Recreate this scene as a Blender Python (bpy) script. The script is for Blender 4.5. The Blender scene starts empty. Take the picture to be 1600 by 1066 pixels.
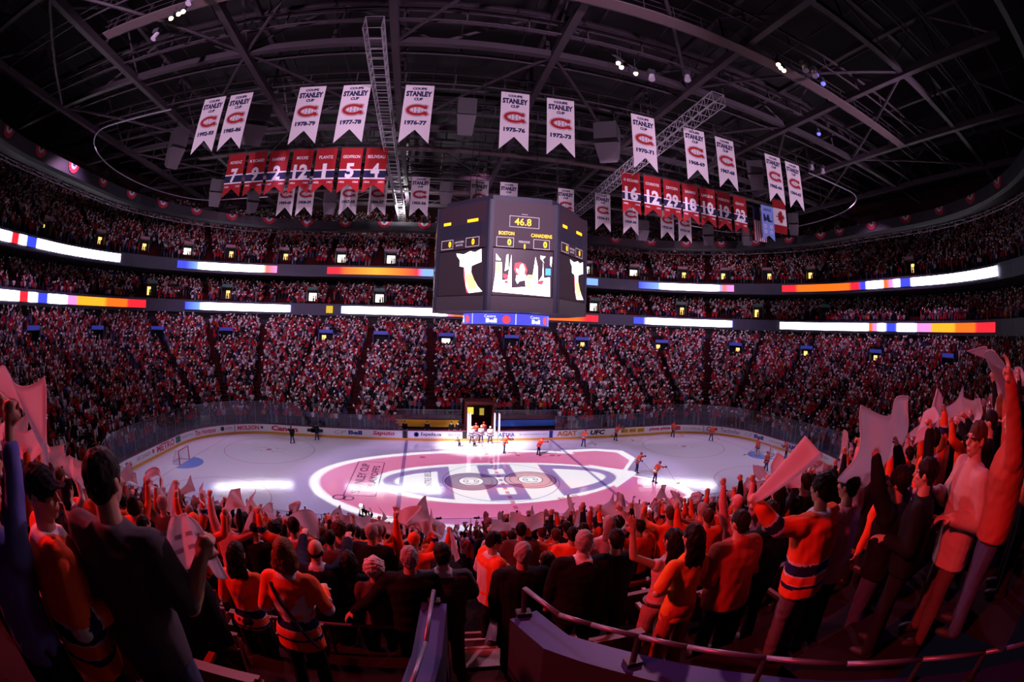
import bpy, bmesh, math, random
import numpy as np
from mathutils import Vector, Matrix
from mathutils.geometry import tessellate_polygon
from mathutils.bvhtree import BVHTree
R = random.Random(7)
sc = bpy.context.scene
COL = sc.collection.objects
# ------------------------------------------------------------------ camera
CAM = Vector((-6.0328, -32.9287, 11.6131))
YAW, PITCH, ROLL = 0.19622, -0.020044, 0.031909
cy_, sy_, cp_, sp_ = math.cos(YAW), math.sin(YAW), math.cos(PITCH), math.sin(PITCH)
Fv = Vector((sy_ * cp_, cy_ * cp_, sp_)); Rv = Vector((cy_, -sy_, 0)); Uv = Rv.cross(Fv)
Rr = Rv * math.cos(ROLL) + Uv * math.sin(ROLL); Ur = Uv * math.cos(ROLL) - Rv * math.sin(ROLL)
cd = bpy.data.cameras.new('camera'); cam = bpy.data.objects.new('camera', cd); COL.link(cam)
cam.matrix_world = Matrix(((Rr.x, Ur.x, -Fv.x, CAM.x), (Rr.y, Ur.y, -Fv.y, CAM.y), (Rr.z, Ur.z, -Fv.z, CAM.z), (0, 0, 0, 1)))
cd.type = 'PANO'; cd.sensor_width = 36; cd.sensor_fit = 'HORIZONTAL'; cd.clip_start = .05; cd.clip_end = 400
cd.panorama_type = 'FISHEYE_EQUISOLID'
cd.fisheye_lens = 699.53 * 36 / 1600
cd.fisheye_fov = math.pi
sc.camera = cam
sc.view_settings.view_transform = 'Standard'; sc.view_settings.look = 'None'
sc.view_settings.gamma = 1; sc.view_settings.use_curve_mapping = False
sc.view_settings.exposure = 0.0
sc.cycles.max_bounces = 4; sc.cycles.diffuse_bounces = 2; sc.cycles.glossy_bounces = 3
sc.cycles.transparent_max_bounces = 12; sc.cycles.transmission_bounces = 3
sc.cycles.caustics_reflective = False; sc.cycles.caustics_refractive = False
sc.cycles.sample_clamp_indirect = 4.0
w = bpy.data.worlds.new('arena_dark'); sc.world = w; w.use_nodes = True
w.node_tree.nodes['Background'].inputs[0].default_value = (.0025, .0015, .004, 1)
w.node_tree.nodes['Background'].inputs[1].default_value = 1

# ------------------------------------------------------------------ house lights
def light(name, kind, loc, col, energy, target=None, size=None, spot=None, blend=.5, label=None, category='lamp', group=None):
    d = bpy.data.lights.new(name, kind); d.color = col; d.energy = energy
    o = bpy.data.objects.new(name, d); COL.link(o); o.location = loc
    if target is not None: o.rotation_euler = (Vector(target) - Vector(loc)).to_track_quat('-Z', 'Y').to_euler()
    if kind == 'AREA': d.size = size or 1
    elif kind in ('SPOT', 'POINT'): d.shadow_soft_size = .2 if size is None else size
    if kind == 'SPOT': d.spot_size = spot or 1; d.spot_blend = blend
    return o
PURPLE = (.62, .42, 1.0); PINK = (1.0, .34, .62); RED = (1.0, .045, .06); WHITE = (1, .93, .97)
# flood lights in the rafters: rink, stands; then fill lamps added for banners and boards
for x, e in ((-21.5, 9800), (0, 200), (21.5, 9800)):
    for y in (-11, 7): light('rink_flood', 'SPOT', (x, y, 30.4), (.86, .58, .98), e, (x, y * .5, 0), .5, .80, .9)
for x in (-30, 0, 30):
    light('stand_flood', 'SPOT', (x, 18.5, 30.4), (.86, .46, .84), 10300, (x * 1.05, 26.5, 4), .5, 1.7, .6)
    light('upper_flood', 'SPOT', (x, 18.5, 30.3), (.95, .40, .70), 1500, (x * 1.15, 40, 23), .5, 1.8, .6)
for sx in (-1, 1):
    light('stand_flood', 'SPOT', (sx * 42, -1, 30.4), (.86, .42, .80), 9500, (sx * 50, 0, 4), .5, 1.7, .6)
    light('banner_fill', 'SPOT', (sx * 3.2, -3.2, 20.9), (1, .68, .97), 10500, (sx * 19, 8, 26.8), .3, .95, .7)  # second lamp is added over the scoreboard only to brighten the rear banners
for x in (-26, 0, 26): light('banner_fill', 'SPOT', (x, -33, 24), (1, .68, .97), 25000, (x * .9, 8, 27), .4, 1.15, .6)  # added lamps that brighten the banner fronts
for x in (-15, 15): light('board_fill', 'SPOT', (x, -21, 29.5), (1, .78, .97), 7000, (x, 13.2, .5), .4, .62, .9)  # added pair that lifts the white of the far boards
# red wash thrown from the rafters behind the near stand
light('red_wash', 'SPOT', (-24, -29.5, 22.5), RED, 13500, (-5.5, -30.3, 9), .5, .66, 1.0)
light('red_wash', 'SPOT', (-22, -30, 22.5), RED, 3800, (-2, -27, 8), .5, 1.2, 1.0)
light('pink_wash', 'SPOT', (10, -8, 29), (1.0, .40, .68), 12500, (-2, -24, 7), .5, 1.3, .8)
light('pink_wash', 'SPOT', (-16, -8, 29), (1.0, .40, .68), 9000, (-8, -24, 7), .5, 1.2, .8)
# white follow spot on the gate where the players come out
light('follow_spot', 'SPOT', (-17.5, 3, 28.6), (1, .93, .86), 150000, (-.2, 11.4, .4), .25, .30, .9)
light('blue_wash', 'SPOT', (8, -33, 25), (.25, .2, 1.0), 1500, (-2.2, -32.3, 9), .4, .25, .8)

# ------------------------------------------------------------------ materials
MATS = {}
def mat(name, col=(.5, .5, .5), rough=.6, metal=0, emit=None, es=0, noise=0, nscale=8, bump=0, spec=.5):
    if name in MATS: return MATS[name]
    m = bpy.data.materials.new(name); m.use_nodes = True; N = m.node_tree.nodes; L = m.node_tree.links
    b = N['Principled BSDF']; b.inputs['Base Color'].default_value = (*col, 1); b.inputs['Roughness'].default_value = rough
    b.inputs['Metallic'].default_value = metal; b.inputs['Specular IOR Level'].default_value = spec
    if emit: b.inputs['Emission Color'].default_value = (*emit, 1); b.inputs['Emission Strength'].default_value = es
    if noise or bump:
        t = N.new('ShaderNodeTexNoise'); t.inputs['Scale'].default_value = nscale; t.inputs['Detail'].default_value = 3
        c = N.new('ShaderNodeTexCoord'); L.new(c.outputs['Object'], t.inputs['Vector'])
        if noise:
            mx = N.new('ShaderNodeMix'); mx.data_type = 'RGBA'
            mx.inputs['A'].default_value = (*[v * (1 - noise) for v in col], 1)
            mx.inputs['B'].default_value = (*[min(1, v * (1 + noise)) for v in col], 1)
            L.new(t.outputs['Fac'], mx.inputs['Factor']); L.new(mx.outputs['Result'], b.inputs['Base Color'])
        if bump:
            bp = N.new('ShaderNodeBump'); bp.inputs['Strength'].default_value = bump; bp.inputs['Distance'].default_value = .02
            L.new(t.outputs['Fac'], bp.inputs['Height']); L.new(bp.outputs['Normal'], b.inputs['Normal'])
    MATS[name] = m
    return m
def attr_mat(name, rough=.8, emit=0, spec=.3):
    m = bpy.data.materials.new(name); m.use_nodes = True; N = m.node_tree.nodes; L = m.node_tree.links
    b = N['Principled BSDF']; b.inputs['Roughness'].default_value = rough; b.inputs['Specular IOR Level'].default_value = spec
    a = N.new('ShaderNodeAttribute'); a.attribute_name = 'col'
    if emit:
        b.inputs['Base Color'].default_value = (.02, .02, .02, 1)
        L.new(a.outputs['Color'], b.inputs['Emission Color']); b.inputs['Emission Strength'].default_value = emit
    else: L.new(a.outputs['Color'], b.inputs['Base Color'])
    MATS[name] = m
    return m

# ------------------------------------------------------------------ mesh helpers
ORD = 'first second third fourth fifth sixth seventh eighth ninth tenth eleventh twelfth thirteenth fourteenth fifteenth sixteenth seventeenth eighteenth nineteenth'.split()
TENS = 'twenty thirty forty fifty sixty'.split()
def nth(n): return ORD[n - 1] if n < 20 else (TENS[n // 10 - 2][:-1] + 'ieth' if n % 10 == 0 else TENS[n // 10 - 2] + '-' + ORD[n % 10 - 1])
def tag(o, label=None, category=None, group=None, kind=None):
    if label: o['label'] = label
    if category: o['category'] = category
    if group: o['group'] = group
    if kind: o['kind'] = kind
    return o
def empty(name, loc=(0, 0, 0), rz=0, **k):
    o = bpy.data.objects.new(name, None); COL.link(o); o.location = loc; o.rotation_euler = (0, 0, rz)
    return tag(o, **k)
def link_mesh(name, me, parent=None, loc=(0, 0, 0), rz=0, **k):
    o = bpy.data.objects.new(name, me); COL.link(o); o.location = loc; o.rotation_euler = (0, 0, rz)
    if parent is not None: o.parent = parent
    return tag(o, **k)
class MB:
    def __init__(s): s.v = []; s.f = []; s.m = []
    def add(s, vs, fs, m=0):
        n = len(s.v); s.v += [tuple(v) for v in vs]; s.f += [tuple(i + n for i in f) for f in fs]; s.m += [m] * len(fs)
    def box(s, c, d, m=0, rz=0, M=None):
        x, y, z = d[0] / 2, d[1] / 2, d[2] / 2
        vs = [Vector((a * x, b * y, e * z)) for e in (-1, 1) for a, b in ((-1, -1), (1, -1), (1, 1), (-1, 1))]
        Q = M if M is not None else Matrix.Rotation(rz, 3, 'Z')
        vs = [Q @ v + Vector(c) for v in vs]
        s.add(vs, [(3, 2, 1, 0), (4, 5, 6, 7), (0, 1, 5, 4), (1, 2, 6, 5), (2, 3, 7, 6), (3, 0, 4, 7)], m)
    def tube(s, a, b, r0, r1=None, n=6, m=0):
        a, b = Vector(a), Vector(b); r1 = r0 if r1 is None else r1
        d = b - a
        if d.length < 1e-6: return
        q = d.to_track_quat('Z', 'Y').to_matrix()
        vs = [a + q @ Vector((r0 * math.cos(t), r0 * math.sin(t), 0)) for t in [2 * math.pi * i / n for i in range(n)]]
        vs += [b + q @ Vector((r1 * math.cos(t), r1 * math.sin(t), 0)) for t in [2 * math.pi * i / n for i in range(n)]]
        s.add(vs, [(i, (i + 1) % n, n + (i + 1) % n, n + i) for i in range(n)] + [tuple(range(n - 1, -1, -1)), tuple(range(n, 2 * n))], m)
    def path(s, pts, r, n=6, m=0):
        for a, b in zip(pts, pts[1:]): s.tube(a, b, r, r, n, m)
    def poly(s, loop, z0, z1, m=0, f=lambda p: p):
        # a flat outline (x, y) given thickness z0..z1
        tri = tessellate_polygon([[Vector((x, y, 0)) for x, y in loop]]); n = len(loop)
        vs = [f((x, y, z0)) for x, y in loop] + [f((x, y, z1)) for x, y in loop]
        s.add(vs, [tuple(t) for t in tri] + [tuple(i + n for i in t[::-1]) for t in tri] + [(i, (i + 1) % n, n + (i + 1) % n, n + i) for i in range(n)], m)
    def strip(s, A, B, m=0, closed=False):
        n = len(A); s.add(list(A) + list(B), [(i, (i + 1) % n, n + (i + 1) % n, n + i) for i in range(n if closed else n - 1)], m)
    def ball(s, c, r, m=0, n=8, k=5):
        rx, ry, rz = r if hasattr(r, '__len__') else (r, r, r)
        vs = [(c[0], c[1], c[2] - rz)]
        for j in range(1, k):
            t = math.pi * j / k
            vs += [(c[0] + rx * math.sin(t) * math.cos(2 * math.pi * i / n), c[1] + ry * math.sin(t) * math.sin(2 * math.pi * i / n), c[2] - rz * math.cos(t)) for i in range(n)]
        vs.append((c[0], c[1], c[2] + rz)); fs = [(0, 1 + (i + 1) % n, 1 + i) for i in range(n)]
        for j in range(k - 2):
            o = 1 + j * n; fs += [(o + i, o + (i + 1) % n, o + n + (i + 1) % n, o + n + i) for i in range(n)]
        o = 1 + (k - 2) * n; fs += [(o + i, o + (i + 1) % n, len(vs) - 1) for i in range(n)]
        s.add(vs, fs, m)
    def mesh(s, name, mats, smooth=False):
        me = bpy.data.meshes.new(name); me.from_pydata(s.v, [], s.f)
        for m in mats: me.materials.append(m)
        me.polygons.foreach_set('material_index', s.m)
        if smooth: me.polygons.foreach_set('use_smooth', [True] * len(s.f))
        me.update(); return me
    def build(s, name, mats, parent=None, loc=(0, 0, 0), rz=0, smooth=False, **k):
        return link_mesh(name, s.mesh(name, mats if isinstance(mats, (list, tuple)) else [mats], smooth), parent, loc, rz, **k)
_txt = {}
def text_geo(s, bold=0):
    """flat outline of a word, 1 unit high, centred: (verts, faces, width)"""
    key = (s, bold)
    if key not in _txt:
        c = bpy.data.curves.new('word', 'FONT'); c.body = s; c.align_x = 'LEFT'; c.size = 1; c.offset = bold; c.resolution_u = 2
        o = bpy.data.objects.new('word', c); COL.link(o); bpy.context.view_layer.update()
        me = bpy.data.meshes.new_from_object(o.evaluated_get(bpy.context.evaluated_depsgraph_get()))
        V = np.array([v.co[:] for v in me.vertices]) if len(me.vertices) else np.zeros((1, 3)); Fs = [tuple(p.vertices) for p in me.polygons]
        bpy.data.objects.remove(o); bpy.data.curves.remove(c); bpy.data.meshes.remove(me)
        x0, x1 = V[:, 0].min(), V[:, 0].max(); y0, y1 = V[:, 1].min(), V[:, 1].max()
        V[:, 0] -= (x0 + x1) / 2; V[:, 1] -= (y0 + y1) / 2; k = 1 / max(.01, (y1 - y0)); V *= k
        _txt[key] = (V, Fs, (x1 - x0) * k)
    return _txt[key]
def put_text(mb, s, f, cx, cy, h, wid, m, bold=.02, shear=0):
    V, Fs, wd = text_geo(s, bold); kx = wid / wd if wid else h
    mb.add([f((cx + x * kx + shear * y * h, cy + y * h, 0)) for x, y, _ in V], Fs, m)

# ------------------------------------------------------------------ plan of the rink and the bowl
def ring(s, z, n=18, hx=22, hy=4.45, r0=8.5, cx=0, cy=0):
    """rounded rectangle at distance s outside the boards, anticlockwise from the middle of the right side"""
    P = []; r = r0 + s
    cor = [(hx, hy, 0), (-hx, hy, 90), (-hx, -hy, 180), (hx, -hy, 270)]
    for i, (a, b, t0) in enumerate(cor):
        for j in range(n + 1):
            t = math.radians(t0 + 90 * j / n); P.append(Vector((cx + a + r * math.cos(t), cy + b + r * math.sin(t), z)))
        a2, b2, t2 = cor[(i + 1) % 4]; t = math.radians(t0 + 90)
        m = 12 if i in (0, 2) else 5
        for j in range(1, m):
            f = j / m; P.append(Vector((cx + a + (a2 - a) * f + r * math.cos(t), cy + b + (b2 - b) * f + r * math.sin(t), z)))
    return P
def bp(L, s=0):
    """point and outward normal at arc length L (0 = middle of the far side, + to the right) on the ring at offset s"""
    r = 8.5 + s; sg = 1 if L >= 0 else -1; a = abs(L); q = r * math.pi / 2
    if a <= 22: x, y, nx, ny = a, 4.45 + r, 0, 1
    elif a <= 22 + q: f = (a - 22) / r; nx, ny = math.sin(f), math.cos(f); x, y = 22 + r * nx, 4.45 + r * ny
    elif a <= 22 + q + 8.9: x, y, nx, ny = 22 + r, 4.45 - (a - 22 - q), 1, 0
    elif a <= 22 + 2 * q + 8.9: f = (a - 22 - q - 8.9) / r; nx, ny = math.cos(f), -math.sin(f); x, y = 22 + r * nx, -4.45 + r * ny
    else: x, y, nx, ny = 22 - (a - 22 - 2 * q - 8.9), -4.45 - r, 0, -1
    return sg * x, y, sg * nx, ny
def perim(s): return 2 * (44 + 8.9) + 2 * math.pi * (8.5 + s)
def s_of(x, y):
    dx, dy = max(abs(x) - 22, 0), max(abs(y) - 4.45, 0)
    return math.hypot(dx, dy) - 8.5
PSX, PSY, GOBO = 1.0, 1.0, 7000
# ------------------------------------------------------------------ ice
m_ice = mat('ice', (.80, .80, .88), .10, spec=.9)
def ice_nodes(m, col, rough=.075):
    N = m.node_tree.nodes; L = m.node_tree.links; b = N['Principled BSDF']
    t = N.new('ShaderNodeTexNoise'); t.inputs['Scale'].default_value = .9; t.inputs['Detail'].default_value = 6
    c = N.new('ShaderNodeTexCoord'); L.new(c.outputs['Object'], t.inputs['Vector'])
    r = N.new('ShaderNodeMapRange'); r.inputs['To Min'].default_value = rough * .7; r.inputs['To Max'].default_value = rough * 1.5
    L.new(t.outputs['Fac'], r.inputs['Value']); L.new(r.outputs['Result'], b.inputs['Roughness'])
    t2 = N.new('ShaderNodeTexNoise'); t2.inputs['Scale'].default_value = 2.2; t2.inputs['Detail'].default_value = 2
    L.new(c.outputs['Object'], t2.inputs['Vector'])
    bpn = N.new('ShaderNodeBump'); bpn.inputs['Strength'].default_value = .06; bpn.inputs['Distance'].default_value = .05
    L.new(t2.outputs['Fac'], bpn.inputs['Height']); L.new(bpn.outputs['Normal'], b.inputs['Normal'])
ice_nodes(m_ice, None)
def imat(name, col):
    m = mat(name, col, .1, spec=.9); ice_nodes(m, col); return m
i_red = imat('ice_paint_red', (.60, .26, .36)); i_blue = imat('ice_paint_blue', (.30, .28, .52)); i_crease = imat('ice_paint_crease', (.20, .32, .75))
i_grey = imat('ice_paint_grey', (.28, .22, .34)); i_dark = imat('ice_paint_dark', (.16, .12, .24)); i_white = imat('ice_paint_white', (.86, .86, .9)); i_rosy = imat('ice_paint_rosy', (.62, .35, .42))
mb = MB(); P = ring(-.02, 0); mb.add([p for p in P] + [(p.x, p.y, -.4) for p in P], [tuple(range(len(P)))] + [(i, (i + 1) % len(P), len(P) + (i + 1) % len(P), len(P) + i) for i in range(len(P))])
mb.build('ice_floor', m_ice, kind='structure')
def annulus(mb, cx, cy, r0, r1, z, m, n=64, a0=0, a1=360):
    A = [(cx + r0 * math.cos(t), cy + r0 * math.sin(t), z) for t in [math.radians(a0 + (a1 - a0) * i / n) for i in range(n + 1)]]
    B = [(cx + r1 * math.cos(t), cy + r1 * math.sin(t), z) for t in [math.radians(a0 + (a1 - a0) * i / n) for i in range(n + 1)]]
    mb.strip(B, A, m)
def disc(mb, cx, cy, r, z, m, n=40):
    mb.add([(cx + r * math.cos(2 * math.pi * i / n), cy + r * math.sin(2 * math.pi * i / n), z) for i in range(n)], [tuple(range(n))], m)
mb = MB(); Z = .004
def rect(mb, x0, x1, y0, y1, z, m): mb.add([(x0, y0, z), (x1, y0, z), (x1, y1, z), (x0, y1, z)], [(0, 1, 2, 3)], m)
for sx in (-1, 1):
    rect(mb, sx * 7.77 - .15, sx * 7.77 + .15, -12.9, 12.9, Z, 1)
    rect(mb, sx * 27.13 - .03, sx * 27.13 + .03, -11.2, 11.2, Z, 0)
    for sy in (-1, 1):
        disc(mb, sx * 6.1, sy * 6.71, .3, Z, 0)
        disc(mb, sx * 21.03, sy * 6.71, .3, Z, 0); annulus(mb, sx * 21.03, sy * 6.71, 4.54, 4.6, Z, 0)
        for k in (-1, 1):
            for q in (-1, 1):
                rect(mb, sx * 21.03 + k * .6 - .03 + (k > 0) * 0, sx * 21.03 + k * .6 + .03, sy * 6.71 + q * .45 - .45 * (q < 0), sy * 6.71 + q * .45 + .45 * (q > 0), Z, 0)
                rect(mb, sx * 21.03 + min(k * .6, k * 1.8), sx * 21.03 + max(k * .6, k * 1.8), sy * 6.71 + q * .45 - .03, sy * 6.71 + q * .45 + .03, Z, 0)
    A = [(sx * (27.10 - 1.8 * math.cos(t)), 1.8 * math.sin(t), Z) for t in [math.radians(-90 + 12 * i) for i in range(16)]]
    mb.add(A, [tuple(range(16))], 2)
for i in range(27):
    y = -12.6 + i * .96; rect(mb, -.15, .15, y, y + .55, Z, 0)
annulus(mb, 0, 0, 4.53, 4.6, Z, 1); disc(mb, 0, 0, .15, Z + .002, 1)
# the two ring emblems painted beside the centre line
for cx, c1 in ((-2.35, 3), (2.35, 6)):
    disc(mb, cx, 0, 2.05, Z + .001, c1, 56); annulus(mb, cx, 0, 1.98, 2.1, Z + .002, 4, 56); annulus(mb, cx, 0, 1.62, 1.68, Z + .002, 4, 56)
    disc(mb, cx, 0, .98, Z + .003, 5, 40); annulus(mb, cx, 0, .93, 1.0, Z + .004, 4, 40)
    for sy in (-1, 1):
        mb.add([(cx - .62, sy * .42, Z + .004), (cx + .62, sy * .42, Z + .004), (cx, sy * .86, Z + .004)], [(0, 1, 2)], 4)
        mb.add([(cx - .42, sy * .48, Z + .005), (cx + .42, sy * .48, Z + .005), (cx, sy * .76, Z + .005)], [(0, 1, 2)], 5)
    for q in (-1, 1): 
        rect(mb, cx + q * .42 - .2, cx + q * .42 + .2, -.17, .17, Z + .005, 4); rect(mb, cx + q * .42 - .12, cx + q * .42 + .12, -.09, .09, Z + .006, 5)
def ground_text(s, cx, cy, h, wid, ang, m, bold=.02, z=Z + .003):
    c, sn = math.cos(ang), math.sin(ang)
    put_text(mb, s, lambda p: (cx + (p[0] - cx) * c - (p[1] - cy) * sn, cy + (p[0] - cx) * sn + (p[1] - cy) * c, z), cx, cy, h, wid, m, bold)
# playoff panel on the left, reading up the ice
def frame_line(a, b, wd=.09): 
    a, b = Vector(a), Vector(b); d = (b - a).normalized(); n = Vector((-d.y, d.x)) * wd / 2
    mb.add([(*(a - n), Z + .003), (*(b - n), Z + .003), (*(b + n), Z + .003), (*(a + n), Z + .003)], [(0, 1, 2, 3)], 4)
K = [(-11.75, 4.75), (-9.45, 4.75), (-9.45, -3.5), (-11.75, -3.5)]
for a, b in zip(K, K[1:] + K[:1]): frame_line(a, b)
ground_text('STANLEY CUP', -11.0, .6, .72, 7.2, math.pi / 2, 4, .03)
ground_text('PLAYOFFS', -10.0, .9, .62, 5.6, math.pi / 2, 4, .03)
annulus(mb, -12.0, -4.0, .35, .5, Z + .003, 4, 24); annulus(mb, -11.3, -4.1, .3, .42, Z + .003, 4, 24)
ground_text('CENTRE BELL', -5.7, .3, .55, 4.6, math.pi / 2, 3, .02)
ground_text('Bell', 4.1, -4.35, .5, 1.6, .25, 0, .02)
ground_text('DESJARDINS', -3.2, 9.4, .5, 4.2, 0, 0, .02)
mb.build('floor_marking', [i_red, i_blue, i_crease, i_grey, i_dark, i_white, i_rosy], kind='structure')

# ------------------------------------------------------------------ boards
m_board = mat('board_white', (.82, .80, .83), .35); m_kick = mat('board_kick', (.85, .36, .05), .4); m_cap = mat('board_cap', (.13, .02, .06), .4)
bd = empty('rink_boards', (0, 0, 0), label='white rink boards with an orange kick strip and printed adverts around the ice', category='rink boards')
def band(name, s0, s1, z0, z1, m, parent=None, **k):
    a = ring(s0, z0); b = ring(s0, z1); c = ring(s1, z1); d = ring(s1, z0); mb = MB()
    mb.strip(b, a, 0, True); mb.strip(c, b, 0, True); mb.strip(d, c, 0, True); mb.strip(a, d, 0, True)
    return mb.build(name, m, parent, **k)
bpan = band('panel', 0, .12, .0, 1.05, m_board, bd)
band('kick_strip', -.02, .0, 0, .25, m_kick, bd, label='orange kick strip')
band('cap_rail', -.04, .16, 1.05, 1.13, m_cap, bd, label='dark red cap rail')
a_red = mat('advert_red', (.60, .02, .07), .4); a_blue = mat('advert_blue', (.03, .05, .30), .4); a_green = mat('advert_green', (.02, .16, .10), .4)
a_black = mat('advert_black', (.015, .015, .02), .4); a_grey = mat('advert_grey', (.28, .27, .32), .4); a_yel = mat('advert_yellow', (.75, .45, .02), .4); a_or = mat('advert_orange', (.65, .22, .03), .4)
AM = [a_red, a_blue, a_green, a_black, a_grey, a_yel, a_or, m_board]
def bend(p, s=-.012):
    x, y, nx, ny = bp(p[0], s); return (x, y, p[1])
def advert(name, items, label=None):
    for it in items:
        mb = MB()
        if it[0] == 't':
            _, s, L0, L1, h, m, b, sh = it; put_text(mb, s, bend, (L0 + L1) / 2, .66, h, (L1 - L0) * .97, m, b, sh)
        elif it[0] == 'r':
            _, L0, L1, z0, z1, m = it; k = max(1, int((L1 - L0) / .4)); A = [bend((L0 + (L1 - L0) * i / k, z0)) for i in range(k + 1)]; B = [bend((L0 + (L1 - L0) * i / k, z1)) for i in range(k + 1)]
            mb.strip(A, B, m)
        elif it[0] == 'c':
            _, L, z, r, m = it; mb.add([bend((L + r * math.cos(t * math.pi / 10), z + r * math.sin(t * math.pi / 10)), -.011 - .002 * (m == 7)) for t in range(20)], [tuple(range(20))], m)
        mb.build(name if it[0] == 't' or name != 'advert' else 'advert_mark', AM, bpan, label=label if it[0] == 't' or len(items) == 1 else None)
advert('advert', [('t', 'AIR CANADA', -43.1, -40.6, .34, 4, .01, 0), ('c', -40.2, .68, .2, 0), ('r', -44.9, -44.4, .5, .8, 1), ('r', -44.2, -43.9, .4, .6, 1)], 'grey airline lettering with a red disc')
advert('advert', [('t', 'METRO', -39.6, -36.1, .62, 0, .03, 0)], 'bold red METRO lettering')
advert('advert', [('r', -35.85, -34.9, .36, .96, 2), ('t', 'Desjardins', -34.8, -32.7, .34, 4, .0, 0)], 'green square with grey Desjardins lettering')
advert('advert', [('t', 'Tim Hortons', -32.5, -29.5, .52, 0, .03, .2)], 'red script Tim Hortons lettering')
advert('advert', [('c', -28.7, .68, .24, 3), ('t', '.com', -28.4, -27.5, .28, 4, .01, 0)], 'dark shield with .com')
advert('advert', [('t', 'MOLSON', -26.9, -24.3, .48, 0, .04, 0), ('c', -24.0, .68, .16, 1)], 'red MOLSON lettering')
advert('advert', [('t', 'Canon', -22.95, -19.7, .58, 0, .05, 0)], 'red Canon lettering')
advert('advert', [('r', -18.65, -16.85, .5, .84, 3), ('r', -18.2, -17.3, .42, .92, 3), ('t', 'DIMMONS', -18.5, -17.0, .2, 7, .02, 0)], 'black plate with small white letters')
advert('advert', [('t', 'CP', -15.55, -14.3, .36, 4, -.01, .3), ('t', 'Bell', -14.05, -12.5, .44, 1, .06, 0)], 'blue Bell lettering')
advert('advert', [('t', 'Saputo', -11.4, -9.0, .58, 0, .03, .25)], 'red script Saputo lettering')
advert('advert', [('c', -6.75, .66, .27, 1), ('c', -6.75, .66, .16, 4), ('t', 'Expedia.ca', -6.3, -4.1, .46, 3, .02, 0)], 'dark Expedia.ca lettering beside a blue ring')
advert('advert', [('t', 'BENE', -3.4, -2.0, .3, 4, .0, 0)])
advert('advert', [('t', 'ASTRA', 1.9, 3.75, .4, 1, .02, 0)])
advert('advert', [('t', 'bonjourquebec.com', 4.2, 7.3, .26, 4, .0, 0)])
advert('advert', [('t', 'AGAT', 8.4, 10.8, .6, 6, .05, 0), ('t', 'Labs', 10.95, 11.8, .36, 4, -.01, 0)], 'orange AGAT lettering')
advert('advert', [('t', 'UFC', 12.35, 14.15, .56, 3, .06, .2)], 'black UFC lettering')
for q in range(3): advert('advert', [('r', 16.2 + q * 1.07, 17.15 + q * 1.07, .4, .92, 5), ('t', 'BEST BUY', 16.28 + q * 1.07, 17.05 + q * 1.07, .22, 3, .05, 0)], 'yellow plate with black letters')
advert('advert', [('t', 'pizza pizza', 19.95, 23.0, .46, 0, .05, 0)], 'red pizza pizza lettering')
advert('advert', [('r', 23.7, 24.3, .42, .92, 0), ('t', 'manulife.ca', 24.6, 26.95, .28, 4, 0, 0)])
advert('advert', [('c', 28.0, .68, .28, 1), ('c', 28.0, .68, .18, 7), ('c', 28.9, .7, .2, 0)])
advert('advert', [('t', 'Technilac', 29.45, 32.2, .48, 3, .0, 0)], 'thin black Technilac lettering')
advert('advert', [('t', 'CP', 32.9, 34.1, .34, 4, -.01, .3), ('t', 'Bell', 34.35, 36.05, .44, 1, .06, 0)])
advert('advert', [('t', 'bonjourquebec', 37.0, 39.6, .28, 4, .0, 0)])
advert('advert', [('t', 'SAMSUNG', 39.9, 43.25, .58, 1, .05, 0)], 'bold blue SAMSUNG lettering')
advert('advert', [('r', 43.45, 44.2, .36, .96, 2), ('t', 'Desjardins', 44.3, 46.6, .34, 4, 0, 0)])
for L0 in (-27.2, -8.2, 7.75, 27.3, -7.7): advert('board_seam', [('r', L0 - .03, L0 + .03, .1, 1.02, 3 if L0 != 7.75 else 1)])
advert('board_gate', [('r', -8.15, -7.75, .22, 1.02, 3)]); advert('board_gate', [('r', 7.55, 7.95, .1, 1.02, 1)]); advert('board_gate', [('r', -1.9, -1.45, .22, 1.02, 3)])

# ------------------------------------------------------------------ protective glass
def glass_mat():
    m = bpy.data.materials.new('protective_glass'); m.use_nodes = True; N = m.node_tree.nodes; L = m.node_tree.links
    N.remove(N['Principled BSDF']); t = N.new('ShaderNodeBsdfTransparent'); t.inputs[0].default_value = (.90, .91, .95, 1)
    g = N.new('ShaderNodeBsdfGlossy'); g.inputs['Roughness'].default_value = .12; g.inputs[0].default_value = (.9, .9, 1, 1)
    x = N.new('ShaderNodeMixShader'); x.inputs[0].default_value = .05
    L.new(t.outputs[0], x.inputs[1]); L.new(g.outputs[0], x.inputs[2]); L.new(x.outputs[0], N['Material Output'].inputs[0]); return m
m_glass = glass_mat(); m_steel = mat('steel', (.35, .35, .38), .35, 1); m_dark = mat('dark_metal', (.03, .03, .04), .5)
def pane(L0, L1, h):
    k = max(1, int(round((L1 - L0) / .7))); o = empty('rink_glass', (*bp((L0 + L1) / 2, .06)[:2], 1.13)); O = o.location
    mb = MB(); A = [Vector((*bp(L0 + (L1 - L0) * i / k, .05)[:2], 1.13)) - O for i in range(k + 1)]; B = [Vector((*bp(L0 + (L1 - L0) * i / k, .075)[:2], 1.13)) - O for i in range(k + 1)]
    up = Vector((0, 0, h)); mb.strip(A, [p + up for p in A]); mb.strip([p + up for p in B], B); mb.strip([p + up for p in A], [p + up for p in B])
    mb.build('pane', m_glass, o)
    mb = MB(); mb.tube(A[0], A[0] + up, .018, n=5); mb.build('edge_post', m_steel, o)
    mb = MB(); mb.path([p + up for p in A], .012, 4); mb.build('top_edge', m_steel, o)
    return o
def sideword(L):
    s = 'far side' if abs(L) < 24 else ('left end' if L < 0 else 'right end')
    return 'near side' if abs(L) > 22 + 13.4 + 8.9 + 8 else s
halfL = perim(0) / 2
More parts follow.
